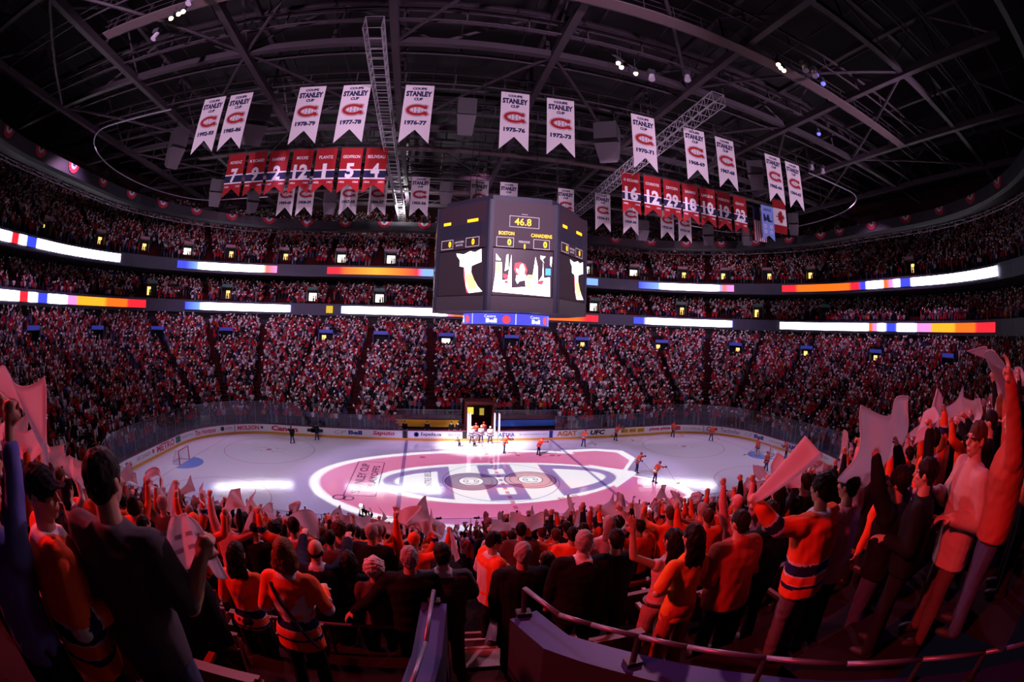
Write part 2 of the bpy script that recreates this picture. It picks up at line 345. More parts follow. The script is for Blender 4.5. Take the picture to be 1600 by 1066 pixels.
e = 22 + 8.5 * math.pi / 2
spans = []
L = -halfL
Lp = [(-halfL + i * 1.83) for i in range(int(2 * halfL / 1.83) + 1)] + [halfL]
# names that tell panes apart by the advert they stand over
ADV = [(-44, 'above the faint corner crest'), (-42, 'above the airline advert'), (-38, 'above the METRO advert'), (-34, 'above the left green square advert'), (-31, 'above the Tim Hortons advert'), (-28, 'above the .com advert'), (-25.3, 'above the MOLSON advert'), (-21.3, 'above the Canon advert'), (-17.7, 'above the black plate advert'), (-13.5, 'above the left Bell advert'), (-10.2, 'above the Saputo advert'), (13.2, 'above the UFC advert'), (9.8, 'above the AGAT advert'), (17.7, 'above the yellow plate adverts'), (21.5, 'above the pizza pizza advert'), (25.5, 'above the small red square advert'), (28.4, 'above the blue ring advert'), (31, 'above the Technilac advert'), (35, 'above the right Bell advert'), (38.3, 'above the faint grey advert'), (41.5, 'above the SAMSUNG advert'), (44.5, 'above the right green square advert')]
near_n = 0; used = {}
for L0, L1 in zip(Lp, Lp[1:]):
    Lm = (L0 + L1) / 2; x, y, _, _ = bp(Lm)
    if -8.2 < Lm < 7.9 and y > 0: continue          # open fronts of the benches
    if y < -12.9 and not -19 < x < 19: hh = 1.5
    else: hh = 1.5 if abs(x) < 20 else 2.4
    o = pane(L0, L1, hh)
    if y < 0: near_n += 1; tag(o, 'clear glass panel behind the near front rows, %s of the near panels' % nth(near_n), 'glass panel', 'near side rink glass')
    else:
        n = min(ADV, key=lambda a: abs(a[0] - Lm))[1]
        used[n] = used.get(n, 0) + 1; tag(o, 'clear rink glass panel %s, %s from the left' % (n, nth(used[n])), 'glass panel', 'far rink glass')
# dark stanchions and clamp heads along the near glass
for q, x in enumerate((-11.9, -9.0, -8.7, -2.3, -1.6, 1.6, 1.9, 3.9, 5.0)):
    mb = MB(); mb.tube((0, 0, 0), (0, 0, 1.9), .035, n=6); mb.box((0, 0, 1.9), (.09, .05, .05)); mb.build('stanchion', m_dark, None, (x, -13.2, 1.13), label='dark upright post at the near rink glass, %s from the left' % nth(q + 1), category='post', group='posts on the near glass')
for i in range(24):
    x = -20 + i * 1.83
    mb = MB(); mb.box((0, 0, 0), (.28, .1, .07)); mb.tube((0, -.02, -.4), (0, -.02, 0), .012, n=5); mb.box((.1, .03, .05), (.06, .04, .05)); mb.build('glass_clamp', m_dark, None, (x, -13.03, 2.66), label='small dark clamp on top of the near glass, %s from the left' % nth(i + 1), category='clamp', group='clamps on the near glass')

# ------------------------------------------------------------------ goals
m_gred = mat('goal_red', (.6, .04, .06), .4); m_net = mat('goal_net', (.75, .72, .78), .8); m_pad = mat('goal_pad', (.8, .78, .82), .6)
def goal(sx, label):
    g = empty('hockey_goal', (sx * 27.13, 0, 0), label=label, category='goal'); d = sx
    mb = MB(); mb.path([(0, -.915, 0), (0, -.915, 1.22), (0, .915, 1.22), (0, .915, 0)], .045, 8); mb.build('post_frame', m_gred, g)
    mb = MB(); mb.path([(0, -.915, .03), (d * .8, -.95, .03), (d * 1.1, -.5, .03), (d * 1.1, .5, .03), (d * .8, .95, .03), (0, .915, .03)], .05, 6)
    mb.build('base_frame', m_pad, g); mb = MB(); mb.path([(0, -.9, 1.22), (d * .5, -.6, 1.2), (d * .5, .6, 1.2), (0, .9, 1.22)], .03, 6); mb.build('top_frame', m_pad, g)
    mb = MB(); A = [(0, -.915), (d * .8, -.95), (d * 1.1, -.5), (d * 1.1, .5), (d * .8, .95), (0, .915)]; B = [(0, -.9), (d * .3, -.75), (d * .5, -.6), (d * .5, .6), (d * .3, .75), (0, .9)]
    def lerp(a, b, f): return tuple(a[i] + (b[i] - a[i]) * f for i in range(3))
    A3 = [(x, y, .05) for x, y in A]; B3 = [(x, y, 1.2) for x, y in B]
    for k in range(1, 10):
        f = k / 10; mb.path([lerp(a, b, f) for a, b in zip(A3, B3)], .008, 3)
    for i in range(5):
        for k in range(6): f = k / 6; mb.tube(lerp(A3[i], A3[i + 1], f), lerp(B3[i], B3[i + 1], f), .008, n=3)
    for k in range(1, 12): y = -.9 + .15 * k; mb.tube((0, y, 1.21), (d * .5, y * .66, 1.2), .008, n=3)
    mb.build('net', m_net, g)
    mb = MB(); mb.box((d * 1.0, 0, .12), (.12, 1.3, .2)); mb.build('skirt_pad', m_pad, g)
goal(-1, 'red framed hockey goal with white netting at the left end of the ice')
goal(1, 'red framed hockey goal behind the goalkeeper at the right end of the ice')
# ------------------------------------------------------------------ seating bowl
m_conc = mat('concrete_tread', (.022, .012, .014), .9, noise=.3, nscale=1.5, spec=.03); m_riser = mat('riser_red', (.05, .009, .011), .9, noise=.3, nscale=2, spec=.03)
m_fasc = mat('fascia_blue_grey', (.045, .045, .085), .6); m_wall = mat('upper_wall', (.055, .012, .018), .8); m_under = mat('soffit', (.02, .018, .028), .8)
RUN, RISE = .82, .40
def rowz(k): return .5 + RISE * k                       # floor height of row k of the lower bowl
def tier_z(x, y): return rowz(max(1, math.ceil((s_of(x, y) - 1.2) / RUN)))
# opening of the entry stair in front of the camera
LEDGE_L = [(-6.1, -29.3), (-6.2, -30.1), (-6.35, -30.75), (-6.6, -31.6), (-6.9, -32.6)]
LEDGE_R = [(-5.15, -29.9), (-5.0, -30.3), (-4.84, -30.45), (-4.58, -30.7), (-4.33, -30.95), (-3.92, -31.35), (-3.5, -31.8), (-3.03, -32.26), (-2.6, -32.75), (-2.1, -33.3)]
def in_poly(x, y, P):
    c = False
    for (x1, y1), (x2, y2) in zip(P, P[1:] + P[:1]):
        if (y1 > y) != (y2 > y) and x < (x2 - x1) * (y - y1) / (y2 - y1) + x1: c = not c
    return c
HOLE = [(-6.75, -27.9), *LEDGE_L, (-7.2, -35), (-1, -35), *LEDGE_R[::-1], (-4.3, -29.2), (-4.3, -27.9)]
def stepped(name, s0, z0, run, rise, n, lip=.0, hole=None, zb=None):
    mb = MB()
    for k in range(n):
        a, z = s0 + run * k, z0 + rise * k
        A, B, C = ring(a, z - rise), ring(a, z), ring(a + run, z)
        m = len(A)
        for i in range(m):
            j = (i + 1) % m; sub = 1
            if hole and A[i].y < -26 and abs(A[i].x) < 23 and abs(A[j].x) < 23: sub = 12
            for q in range(sub):
                f, g = q / sub, (q + 1) / sub
                P = [X[i].lerp(X[j], h) for X in (A, B, C) for h in (f, g)]
                c = (P[2] + P[5]) / 2
                if hole and in_poly(c.x, c.y, hole): continue
                mb.add([P[0], P[1], P[3], P[2]], [(0, 1, 2, 3)], 1); mb.add([P[2], P[3], P[5], P[4]], [(0, 1, 2, 3)], 0)
    return mb.build(name, [m_conc, m_riser], kind='structure')
stepped('lower_tier_floor', 1.2, rowz(1), RUN, RISE, 28, hole=HOLE)
ST1 = (24.4, 14.6, .85, .46); N1 = 9
ST2 = (24.3, 21.2, .86, .56); N2 = 23
stepped('club_tier_floor', *ST1, N1); stepped('upper_tier_floor', *ST2, N2)
def ringwall(name, s0, z0, s1, z1, m, kind='structure'):
    mb = MB(); mb.strip(ring(s0, z0), ring(s1, z1), 0, True); return mb.build(name, m, kind=kind)
ringwall('lower_rear_wall', 24.3, 11.5, 24.3, 13.6, m_under)
for nm, z in (('lower_ribbon_wall', 14.3), ('upper_ribbon_wall', 20.4)):
    mb = MB(); S = [(24.4, z - 1.0), (23.5, z - .95), (23.5, z + .85), (23.6, z + .9), (24.4, z + .9 if z < 18 else z + .8)]
    for (a, b), (c, d) in zip(S, S[1:]): mb.strip(ring(a, b), ring(c, d), 0, True)
    mb.build(nm, m_fasc, kind='structure')
ringwall('club_soffit_ceiling', 24.4, 13.35, 33, 13.3, m_under)
ringwall('upper_soffit_ceiling', 24.4, 19.4, 33, 19.6, m_under)
ringwall('club_rear_wall', 32.05, 18, 32.05, 19.6, m_under)
ringwall('upper_rear_wall', 44.1, 33, 44.1, 40, m_wall)
mb = MB(); P = ring(44.2, 39.5); mb.add(P, [tuple(range(len(P)))[::-1]]); mb.build('ceiling', mat('roof_deck', (.012, .010, .014), .9), kind='structure')
# floor of the entry and the aisle steps beyond it
m_carpet = mat('entry_floor', (.055, .018, .016), .9, noise=.35, nscale=3, spec=.03)
mb = MB(); mb.add([(-7.3, -28.3, 7.66), (-3.2, -28.3, 7.66), (-1.0, -34.5, 7.66), (-7.3, -34.5, 7.66)], [(0, 1, 2, 3)]); mb.build('entry_floor', m_carpet, kind='structure')
m_stepe = mat('step_edge', (.32, .22, .2), .6)
mb = MB()
for k in range(2, 19):
    s = 1.2 + RUN * (k - 1); y = -(12.95 + s)
    for h in (0, 1): mb.box((-5.2, y - .02 - .41 * h, rowz(k) - .0 - .2 * (1 - h) + .005), (1.15, .05, .012)); mb.box((-5.2, y - .205 - .41 * h, rowz(k) - .1 - .2 * (1 - h)), (1.12, .40, .2))
mb.build('aisle_steps_floor', [m_stepe], kind='structure')

# ------------------------------------------------------------------ ledges and rails of the entry
m_ledge = mat('blue_ledge', (.025, .032, .20), .5, noise=.15, nscale=20); m_rail = mat('rail_steel', (.22, .22, .32), .4, .5); m_lwall = mat('entry_wall', (.02, .018, .035), .8)
def offs(P, d):
    out = []
    for i, p in enumerate(P):
        a, b = Vector(P[max(0, i - 1)]), Vector(P[min(len(P) - 1, i + 1)]); t = (b - a).normalized(); out.append((p[0] - t.y * d, p[1] + t.x * d))
    return out
def ledge(P, zt, d, label, rail_z, posts, wz=7.66):
    g = empty('entry_parapet', (P[0][0], P[0][1], wz), label=label, category='parapet'); O = Vector(g.location)
    Q = offs(P, d); mb = MB(); f = lambda p, z: Vector((p[0], p[1], z(p) if callable(z) else z)) - O
    z = zt
    mb.strip([f(p, wz) for p in P], [f(p, z) for p in P], 1); mb.strip([f(p, z) for p in P], [f(p, z) for p in Q], 0); mb.strip([f(p, z) for p in Q], [f(p, wz) for p in Q], 1)
    e = [f(P[0], wz), f(P[0], z), f(Q[0], z), f(Q[0], wz)]; mb.add(e, [(0, 1, 2, 3)], 1)
    mb.build('wall', [m_ledge, m_lwall], g)
    Mid = offs(P, d / 2); mb = MB(); mb.path([f(p, rail_z) for p in Mid], .021, 10); mb.build('handrail', m_rail, g, smooth=True)
    for i in posts:
        mb = MB(); c = f(Mid[i], z); r = rail_z(Mid[i]) if callable(rail_z) else rail_z
        mb.tube(c, (c.x, c.y, r - O.z), .024, n=8); mb.box((c.x, c.y, c.z + .02), (.12, .09, .04)); mb.build('rail_post', m_dark, g)
    return g
ledge(LEDGE_R, 9.32, -.26, 'curved blue parapet with a steel handrail on the right of the entry stairs', 9.6, (0, 3, 5, 7, 8))
ledge(LEDGE_L, 9.05, .24, 'short blue parapet on the left of the entry stairs', 9.2, (0, 2, 4))
# crossing rail behind the last people of the left block
g = empty('guard_rail', (-7.2, -29.15, 7.7), label='low dark guard rail beside the man resting his hand on it', category='rail')
mb = MB(); mb.path([(-.75, 0, .86), (.95, .05, .86)], .02, 8); mb.build('handrail', m_rail, g)
for x in (-.75, .1, .95):
    mb = MB(); mb.tube((x, .02, 0), (x, .02, .86), .018, n=6); mb.build('rail_post', m_dark, g)

# ------------------------------------------------------------------ LED ribbon boards
CW, CR, CB, CL, CO, CY, CP_ = (8.5, 8.0, 8.9), (1.0, .02, .04), (.05, .08, 1.0), (.28, .55, 1.6), (1.5, .20, .01), (1.6, .55, .02), (1.5, .35, .9)
m_led = attr_mat('led_screen', .4, 1.0); m_ledcase = mat('led_case', (.03, .03, .06), .5)
def ribbon(z, stops, label, h=1.12):
    L0, L1 = stops[0][0], stops[-1][0]; n = max(6, int((L1 - L0) / .35)); Lm = (L0 + L1) / 2
    g = empty('led_ribbon_board', (*bp(Lm, 23.4)[:2], z), label=label, category='led display'); O = g.location
    V, F, Cc = [], [], []
    for i in range(n + 1):
        L = L0 + (L1 - L0) * i / n; x, y, _, _ = bp(L, 23.28)
        V += [(x - O.x, y - O.y, -h / 2), (x - O.x, y - O.y, h / 2)]
        for a, b in zip(stops, stops[1:]):
            if a[0] <= L <= b[0] + 1e-6:
                f = (L - a[0]) / max(1e-6, b[0] - a[0]); f = min(1, max(0, f)); c = [a[1][k] + (b[1][k] - a[1][k]) * f for k in range(3)]; break
        Cc += [c, c]
    F = [(2 * i, 2 * i + 2, 2 * i + 3, 2 * i + 1) for i in range(n)]
    me = bpy.data.meshes.new('led_screen'); me.from_pydata(V, [], F); me.materials.append(m_led)
    at = me.attributes.new('col', 'FLOAT_COLOR', 'POINT'); at.data.foreach_set('color', [v for c in Cc for v in (*c, 1)]); me.update()
    link_mesh('screen', me, g)
    mb = MB(); A = [Vector((*bp(L0 + (L1 - L0) * i / n, 23.3)[:2], z)) - O for i in range(n + 1)]; B = [Vector((*bp(L0 + (L1 - L0) * i / n, 23.45)[:2], z)) - O for i in range(n + 1)]
    u = Vector((0, 0, h / 2 + .06)); mb.strip([p + u for p in A], [p + u for p in B]); mb.strip([p - u for p in B], [p - u for p in A]); mb.strip([p + u - Vector((0, 0, .06)) for p in A], [p + u for p in A]); mb.strip([p - u for p in A], [p - u + Vector((0, 0, .06)) for p in A])
    mb.build('casing', m_ledcase, g)
def st(*a): return [(a[i], a[i + 1]) for i in range(0, len(a), 2)]
def hard(segs):
    o = []
    for L0, L1, c in segs: o += [(L0 + .2, c), (L1 - .2, c)]
    return o
ribbon(20.4, hard([(-84, -79.6, CW), (-79.6, -77.7, CR), (-77.7, -76.6, CW), (-76.6, -74.3, CB), (-74.3, -57.75, CW)]), 'upper ribbon display at the left end, mostly white with a red and a blue patch')
ribbon(20.4, st(-47.6, CB, -46, CB, -44.1, CL, -42, CW, -34, CW, -32.4, CO, -30.4, CP_), 'upper ribbon display in the far left corner, blue fading to white')
ribbon(20.4, st(-22, CR, -20, CR, -19, CO, -14, CY, -9.5, CO, -7.5, CR, -6.5, CL, 22, CL), 'upper ribbon display on the far side, orange and red to the left of the scoreboard')
ribbon(20.4, st(29.35, CB, 33, CL, 35, CW, 42, CW, 44, CL, 44.6, CO, 45.6, CP_, 46.5, CP_), 'upper ribbon display in the far right corner, blue and white')
ribbon(20.4, hard([(55.15, 58.1, CR), (58.1, 68.4, CO), (68.4, 70.3, CR), (70.3, 71.9, CB), (71.9, 74.85, CW), (74.85, 76.1, CO), (76.1, 77.25, CP_), (77.25, 78.1, CW), (78.1, 80.6, CB), (80.6, 97.6, CW)]), 'upper ribbon display at the right end, orange then white')
ribbon(14.3, hard([(-86, -77, CW), (-77, -74.85, CR), (-74.85, -73.5, CW), (-73.5, -71, CB), (-71, -67.6, CW), (-67.6, -65.5, CP_), (-65.5, -60, CY), (-60, -56, CO), (-56, -52.45, CR)]), 'lower ribbon display at the left end, white turning to orange and red')
ribbon(14.3, st(-45.75, CB, -43.2, CL, -41, CW, -29, CW, -27.65, CB), 'lower ribbon display in the far left corner, white between blue ends')
ribbon(14.3, hard([(-22, -20.5, (.8, .5, .02))]), 'small yellow ribbon display piece on the far side')
ribbon(14.3, st(-19.35, CL, -18, CW, -3.5, CW, -2.5, CP_, -1.4, CO, 14, CO, 18.5, CO, 20, CR, 22.2, CR), 'lower ribbon display on the far side, white then orange behind the scoreboard')
ribbon(14.3, st(28.55, CB, 30.5, CB, 32.5, CW, 45, CW, 46.35, CB), 'lower ribbon display in the far right corner, white with blue ends')
ribbon(14.3, hard([(54.8, 71.8, CW), (71.8, 72.85, CO), (72.85, 74.1, CP_), (74.1, 75.25, CW), (75.25, 77.7, CB), (77.7, 81, CW), (81, 84, CP_), (84, 88.5, CY), (88.5, 92.5, CO), (92.5, 96.7, CR)]), 'lower ribbon display at the right end, white turning to orange')

# ------------------------------------------------------------------ portals (stair openings) in the stands
m_pblue = mat('portal_blue', (.03, .04, .22), .5); m_warm = mat('portal_light', (.4, .3, .15), .6, emit=(1, .52, .14), es=2.0); m_wht = mat('portal_light_white', (.5, .5, .5), .6, emit=(1, .84, .66), es=3.0); m_black = mat('portal_dark', (.006, .006, .01), .8)
m_sign = mat('portal_sign', (.35, .16, .22), .5); m_signb = mat('portal_sign_blue', (.03, .045, .30), .4, emit=(.05, .08, .7), es=.25); m_green = mat('portal_sign_green', (.03, .14, .12), .5)
PORT = []
def portal(L, s, z, w, h, lit, sgn, label, trimw):
    x, y, nx, ny = bp(L, s); a = math.atan2(ny, nx) - math.pi / 2
    g = empty('stair_portal', (x, y, z), a, label=label, category='portal'); PORT.append((x, y, w / 2 + .35))
    mb = MB(); t = .09
    mb.box((-w / 2, .1, h / 2), (t, .9, h)); mb.box((w / 2, .1, h / 2), (t, .9, h)); mb.box((0, .1, h), (w + t, .9, t)); mb.build('frame', trimw, g)
    mb = MB(); mb.box((0, .5, h / 2), (w, .06, h)); mb.build('opening', m_black, g)
    if lit:
        ww = w * (.45 if lit < 3 else .85); cx = (-.2 if lit == 1 else .15) * w
        lo_ = s < 20; ww = ww * (.6 if lo_ else .8); mb = MB(); mb.box((cx if lit < 3 else 0, .44, h * (.62 if lo_ else .42)), (ww, .04, h * (.38 if lo_ else .66))); mb.build('lit_corridor', m_warm if lit < 3 else m_wht, g, label='warm light from the corridor')
        mb = MB(); mb.ball((cx * .5, .40, h * .22), (.16, .1, .34)); mb.ball((cx * .5, .40, h * .46), .13); mb.build('silhouette', m_black, g)
        mb = MB(); mb.box((cx + .22, .40, h * .3), (.2, .05, h * .5)); mb.build('silhouette', m_black, g)
    mb = MB(); mb.box((0, -.38, h + .28), (w * .92, .08, .42)); mb.build('sign', sgn, g)
    return g
k1 = 22
for L, lit, q in ((-70, 0, 'at the left end'), (-58, 0, 'in the left corner, lower'), (-47.5, 0, 'in the left corner, upper'), (-36.3, 0, 'left of the Canon advert section'), (-20.5, 1, 'above the Canon advert'), (-12.3, 0, 'above the left Bell advert'), (-2.9, 3, 'left of the scoreboard underside'), (6.6, 0, 'right of the scoreboard underside'), (17.5, 2, 'above the UFC advert'), (31, 1, 'in the far right corner'), (43.5, 2, 'right of the far right corner'), (56, 1, 'at the right end above the SAMSUNG advert'), (69, 1, 'at the right end, farther round'), (82, 0, 'at the right end above the raised arms')):
    portal(L, 18.3, rowz(21) + .1, 2.3, 1.7, lit, m_signb, 'blue framed stair portal in the lower stand ' + q, m_pblue)
for L, lit in ((-53.5, 1), (-39.9, 2), (-24.9, 3), (-13.6, 3), (22.5, 3), (38.5, 2), (53, 1), (66, 0)):
    portal(L, 26.0, 15.6, 1.9, 1.9, lit, m_green, 'club level portal with a green sign, ' + ('left corner' if L < -45 else 'far left corner' if L < -30 else 'far side above the small yellow display' if L < -20 else 'far side left of the scoreboard' if L < 0 else 'far side right of the scoreboard' if L < 30 else 'far right corner' if L < 45 else 'right end under the orange ribbon' if L < 60 else 'right end under the white ribbon'), m_dark)
for L, lit, q in ((-75, 1, 'over the blue patch of the ribbon'), (-64, 2, 'over the white left ribbon'), (-55.5, 2, 'in the gap of the left ribbon'), (-47.3, 3, 'at the left tip of the corner ribbon'), (-39.7, 2, 'over the left corner ribbon'), (-30.2, 2, 'at the right tip of the left corner ribbon'), (-20.3, 3, 'at the left tip of the orange ribbon'), (-12, 3, 'over the orange far ribbon'), (20.8, 3, 'just right of the scoreboard'), (29.6, 3, 'at the left tip of the right corner ribbon'), (38.6, 2, 'over the right corner ribbon'), (46.5, 1, 'at the right tip of the right corner ribbon'), (54.5, 2, 'left of the right end ribbon'), (63, 1, 'over the orange right ribbon'), (83, 2, 'over the white right ribbon')):
    portal(L, 25.6, 21.9, 1.9, 1.9, lit, m_sign, 'upper stand portal with a pale sign, ' + q, m_dark)

# ------------------------------------------------------------------ press gallery ring under the roof
m_gal = mat('gallery_fascia', (.008, .008, .018), .6); m_galb = mat('gallery_blue', (.03, .035, .10), .5)
GK = dict(hx=47 - 27, hy=33.8 - 27, r0=27, cx=1, cy=.5)
def gring(o, z): return ring(o, z, n=22, **GK)
mb = MB(); S = [(0, 26.6), (0, 27.9), (.25, 27.9), (3.4, 27.6), (3.4, 26.9), (.4, 26.35), (0, 26.6)]
for (a, b), (c, d) in zip(S, S[1:]): mb.strip(gring(a, b), gring(c, d), 0, True)
mb.build('gallery_ring_floor', [m_gal], kind='structure')
g = empty('gallery_truss', (0, 0, 26.3), label='thin white steel lattice truss hung under the outer edge of the gallery ring', category='truss')
m_lat = mat('lattice_steel', (.30, .27, .34), .5, .3)
for i0, i1 in ((0, 34), (34, 60), (60, 94), (94, 200)):
    A, B = gring(3.0, 26.2 - 26.3), gring(3.9, 26.9 - 26.3); n = len(A); mb = MB(); i1 = min(i1, n)
    for i in range(i0, i1):
        j = (i + 1) % n; mb.tube(A[i], A[j], .05, n=4); mb.tube(B[i], B[j], .05, n=4); mb.tube(A[i], B[j], .03, n=3); mb.tube(B[i], A[i], .03, n=3)
    mb.build('lattice_section', m_lat, g)
# hanging rods from the roof to the gallery
m_steelb = mat('roof_steel', (.034, .022, .034), .6, noise=.2, nscale=.7)
G1 = gring(1.2, 27.8)
# bunting fans on the gallery
b_r, b_w, b_b = mat('bunting_red', (.34, .012, .03), .8), mat('bunting_white', (.42, .38, .42), .8), mat('bunting_blue', (.05, .06, .25), .8)
def fan_mesh():
    mb = MB(); n = 14
    for r0, r1, m in ((0, .26, 2), (.26, .55, 1), (.55, .98, 0)):
        A, B = [], []
        for i in range(n + 1):
            t = math.pi + math.pi * i / n; d = -.04 - .06 * (i % 2)
            A.append((r0 * math.cos(t), d, r0 * math.sin(t))); B.append((r1 * math.cos(t), d, r1 * math.sin(t)))
        mb.strip(B, A, m)
    return mb.mesh('bunting_fan', [b_r, b_w, b_b])
fan = fan_mesh(); per = []; nf = 0; G0 = gring(-.02, 27.85); acc = 0; nxt = 2.0; kk = 0
for i in range(len(G0)):
    a, b = G0[i], G0[(i + 1) % len(G0)]; d = (b - a).length
    while acc + d > nxt:
        p = a.lerp(b, (nxt - acc) / d); t = (b - a).normalized()
        if p.y > -24 and (p.x - CAM.x) * -.2 + (p.y - CAM.y) > -30:
            lab = 'red, white and blue bunting fan on the gallery edge, ' + ('far side' if p.y > 30 else ('left' if p.x < 0 else 'right') + (' far corner' if p.y > 8 else ' end'))
            nf += 1; lab = lab.replace('fan on', 'fan, number %s anticlockwise on' % nth(nf)).replace('number ', '')
            link_mesh('bunting_fan', fan, None, (p.x, p.y, p.z), math.atan2(-t.y, -t.x), label=lab, category='bunting', group='bunting fans, ' + lab.split(', ')[-1])
        nxt += 6.2
    acc += d

# ------------------------------------------------------------------ roof steel
XS = (-43, -32, -20.9, -9.6, 1.4, 12.4, 23.6, 34.8, 46); YS = (-21.7, -7.2, 7.4, 22, 36)
def truss(name, a, b, z0, z1, n, r, label, cat='roof truss', group='roof trusses', m=None):
    g = empty(name, a, label=label, category=cat, group=group); a, b = Vector(a), Vector(b); O = a; m = m or m_steelb
    lo = [(a.lerp(b, i / n) - O) + Vector((0, 0, z0 - O.z)) for i in range(n + 1)]; hi = [(a.lerp(b, i / n) - O) + Vector((0, 0, z1 - O.z)) for i in range(n + 1)]
    mb = MB(); d = (b - a); M = d.to_track_quat('X', 'Z').to_matrix(); c = (lo[0] + lo[-1]) / 2; mb.box(c, (d.length, r * 2, r * 2.2), M=M); mb.build('bottom_chord', m, g)
    c = (hi[0] + hi[-1]) / 2; mb = MB(); mb.box(c, (d.length, r * 1.6, r * 1.8), M=M); mb.build('top_chord', m, g)
    mb = MB()
    for i in range(n):
        mb.tube(lo[i], hi[i + 1] if i % 2 == 0 else hi[i], r * .55, n=4)
        mb.tube(hi[i] if i % 2 else lo[i + 1], lo[i + 1] if i % 2 else hi[i + 1], r * .4, n=4)
    mb.build('web', m, g)
    return g
for q, x in enumerate(XS): truss('roof_truss', (x, -32, 31), (x, 44, 31), 31, 35, 12, .26, 'deep dark steel roof truss across the ice, %s from the left' % nth(q + 1), group='roof trusses across the ice')
for q, y in enumerate(YS): truss('roof_truss', (-52, y, 31.2), (54, y, 31.2), 31.2, 35.2, 14, .24, 'deep dark steel roof truss along the ice, %s from the near stand' % nth(q + 1), group='roof trusses along the ice')
for x0, x1 in zip(XS, XS[1:]):
    for y0, y1 in zip(YS, YS[1:]):
        if abs(x0) < 60:
            f = (int(round(x0 + y0)) % 2 == 0)
            o = MB(); o.tube((0, 0, 0), (x1 - x0, (y1 - y0) if f else -(y1 - y0), 0), .13, n=6)
            o.build('roof_brace', m_steelb, None, (x0, y0 if f else y1, 31.1), label='dark diagonal roof brace in the %s bay from the left, %s from the near stand' % (nth(XS.index(x0) + 1), nth(YS.index(y0) + 1)), category='brace', group='diagonal roof braces')
for i, y in enumerate([-30, -27, -24.5, -17, -12.7, -10, -8.5, -5.8, -4.5, -1.5, 1.2, 3.6, 6, 9.8, 12.4, 14.9, 18, 20, 24.5, 27.5, 30.5, 33]):
    o = MB(); L = 96 if abs(y) < 25 else 80
    o.box((0, 0, 0), (L, .13, .2)); o.box((0, 0, -1.1 if i % 2 else 1.0), (L, .10, .12))
    for q in range(24): o.box((-L / 2 + (q + .5) * L / 24, 0, -.5 if i % 2 else .5), (.09, .06, 1.1))
    o.build('roof_purlin', m_steelb, None, (1, y, 32.2), label='long thin dark roof purlin with short struts, %s from the near stand' % nth(i + 1), category='purlin', group='purlins between the roof trusses')
for q, x in enumerate(range(-40, 46, 5)):
    o = MB(); o.box((0, 4, 0), (.1, 60, .14)); o.build('roof_purlin', m_steelb, None, (x, 0, 35.4), label='thin dark cross beam high under the roof deck, %s from the left' % nth(q + 1), category='beam', group='cross beams under the roof deck')
# catwalks with grating
m_grate = mat('catwalk_grate', (.10, .06, .07), .7)
for y, x0, x1 in ((-15, -30, 34), (11, -34, 40), (26, -34, 40)):
    g = empty('catwalk', (x0, y, 30.3), label='long narrow service catwalk with thin rails ' + ('over the near ice edge' if y < 0 else 'over the numbered banners' if y < 20 else 'over the far stand'), category='catwalk')
    L = x1 - x0; mb = MB(); mb.box((L / 2, 0, 0), (L, .9, .06)); mb.build('deck', m_grate, g)
    for sy in (-1, 1):
        mb = MB(); mb.box((L / 2, sy * .45, 1.0), (L, .04, .05)); mb.box((L / 2, sy * .45, .5), (L, .03, .03))
        for q in range(int(L / 2)): mb.box((q * 2 + .5, sy * .45, .5), (.04, .04, 1.0))
        mb.build('side_rail', m_steelb, g)
# lattice lighting trusses
m_alu = mat('lighting_truss_alu', (.42, .40, .46), .4, .5)
def light_truss(a, b, label):
    a, b = Vector(a), Vector(b); g = empty('lighting_truss', a, label=label, category='truss'); L = (b - a).length; n = int(L / 1.15); d = (b - a) / n; sx = Vector((-d.y, d.x, 0)).normalized() * .55
    for z in (0, -.95):
        for off in (sx, -sx):
            mb = MB(); o_ = off + Vector((0, 0, z)); mb.tube(o_, (b - a) + o_, .045, n=5); mb.build('chord', m_alu, g)
    mb = MB(); u = Vector((0, 0, -.95))
    for i in range(n + 1):
        A, B = d * i + sx, d * i - sx; mb.path([A, B, B + u, A + u, A], .032, 4)
        if i < n:
            for o_ in (sx, -sx): mb.tube(d * i + o_, d * (i + 1) + o_ + u, .02, n=3)
    mb.build('lattice', m_alu, g)
    return g
light_truss((-10.5, -12, 29.6), (-10.5, 37, 29.6), 'long ladder-like lighting truss left of the scoreboard, its far end lit white')
light_truss((13.2, -10, 29.6), (14.6, 27, 29.6), 'long lattice lighting truss right of the scoreboard in front of the red numbered banners')
light('truss_light', 'AREA', (-10.5, 30, 28.0), (1, .97, 1), 2500, (-10.5, 30.4, 30), .6)
# oval curtain rail
for nm, cx, sx in (('left', -29, -1), ('right', 30, 1)):
    mb = MB(); pts = [(0, 0, 0)] + [(sx * (8 + 8 * math.sin(t)), 14 - 14 * math.cos(t), 0) for t in [math.radians(6 * i) for i in range(31)]] + [(0, 28, 0)]
    mb.path(pts, .07, 6); mb.build('curtain_rail', m_lat, None, (cx, -4, 29.0), label='thin curved ceiling rail at the %s end under the roof' % nm, category='rail')

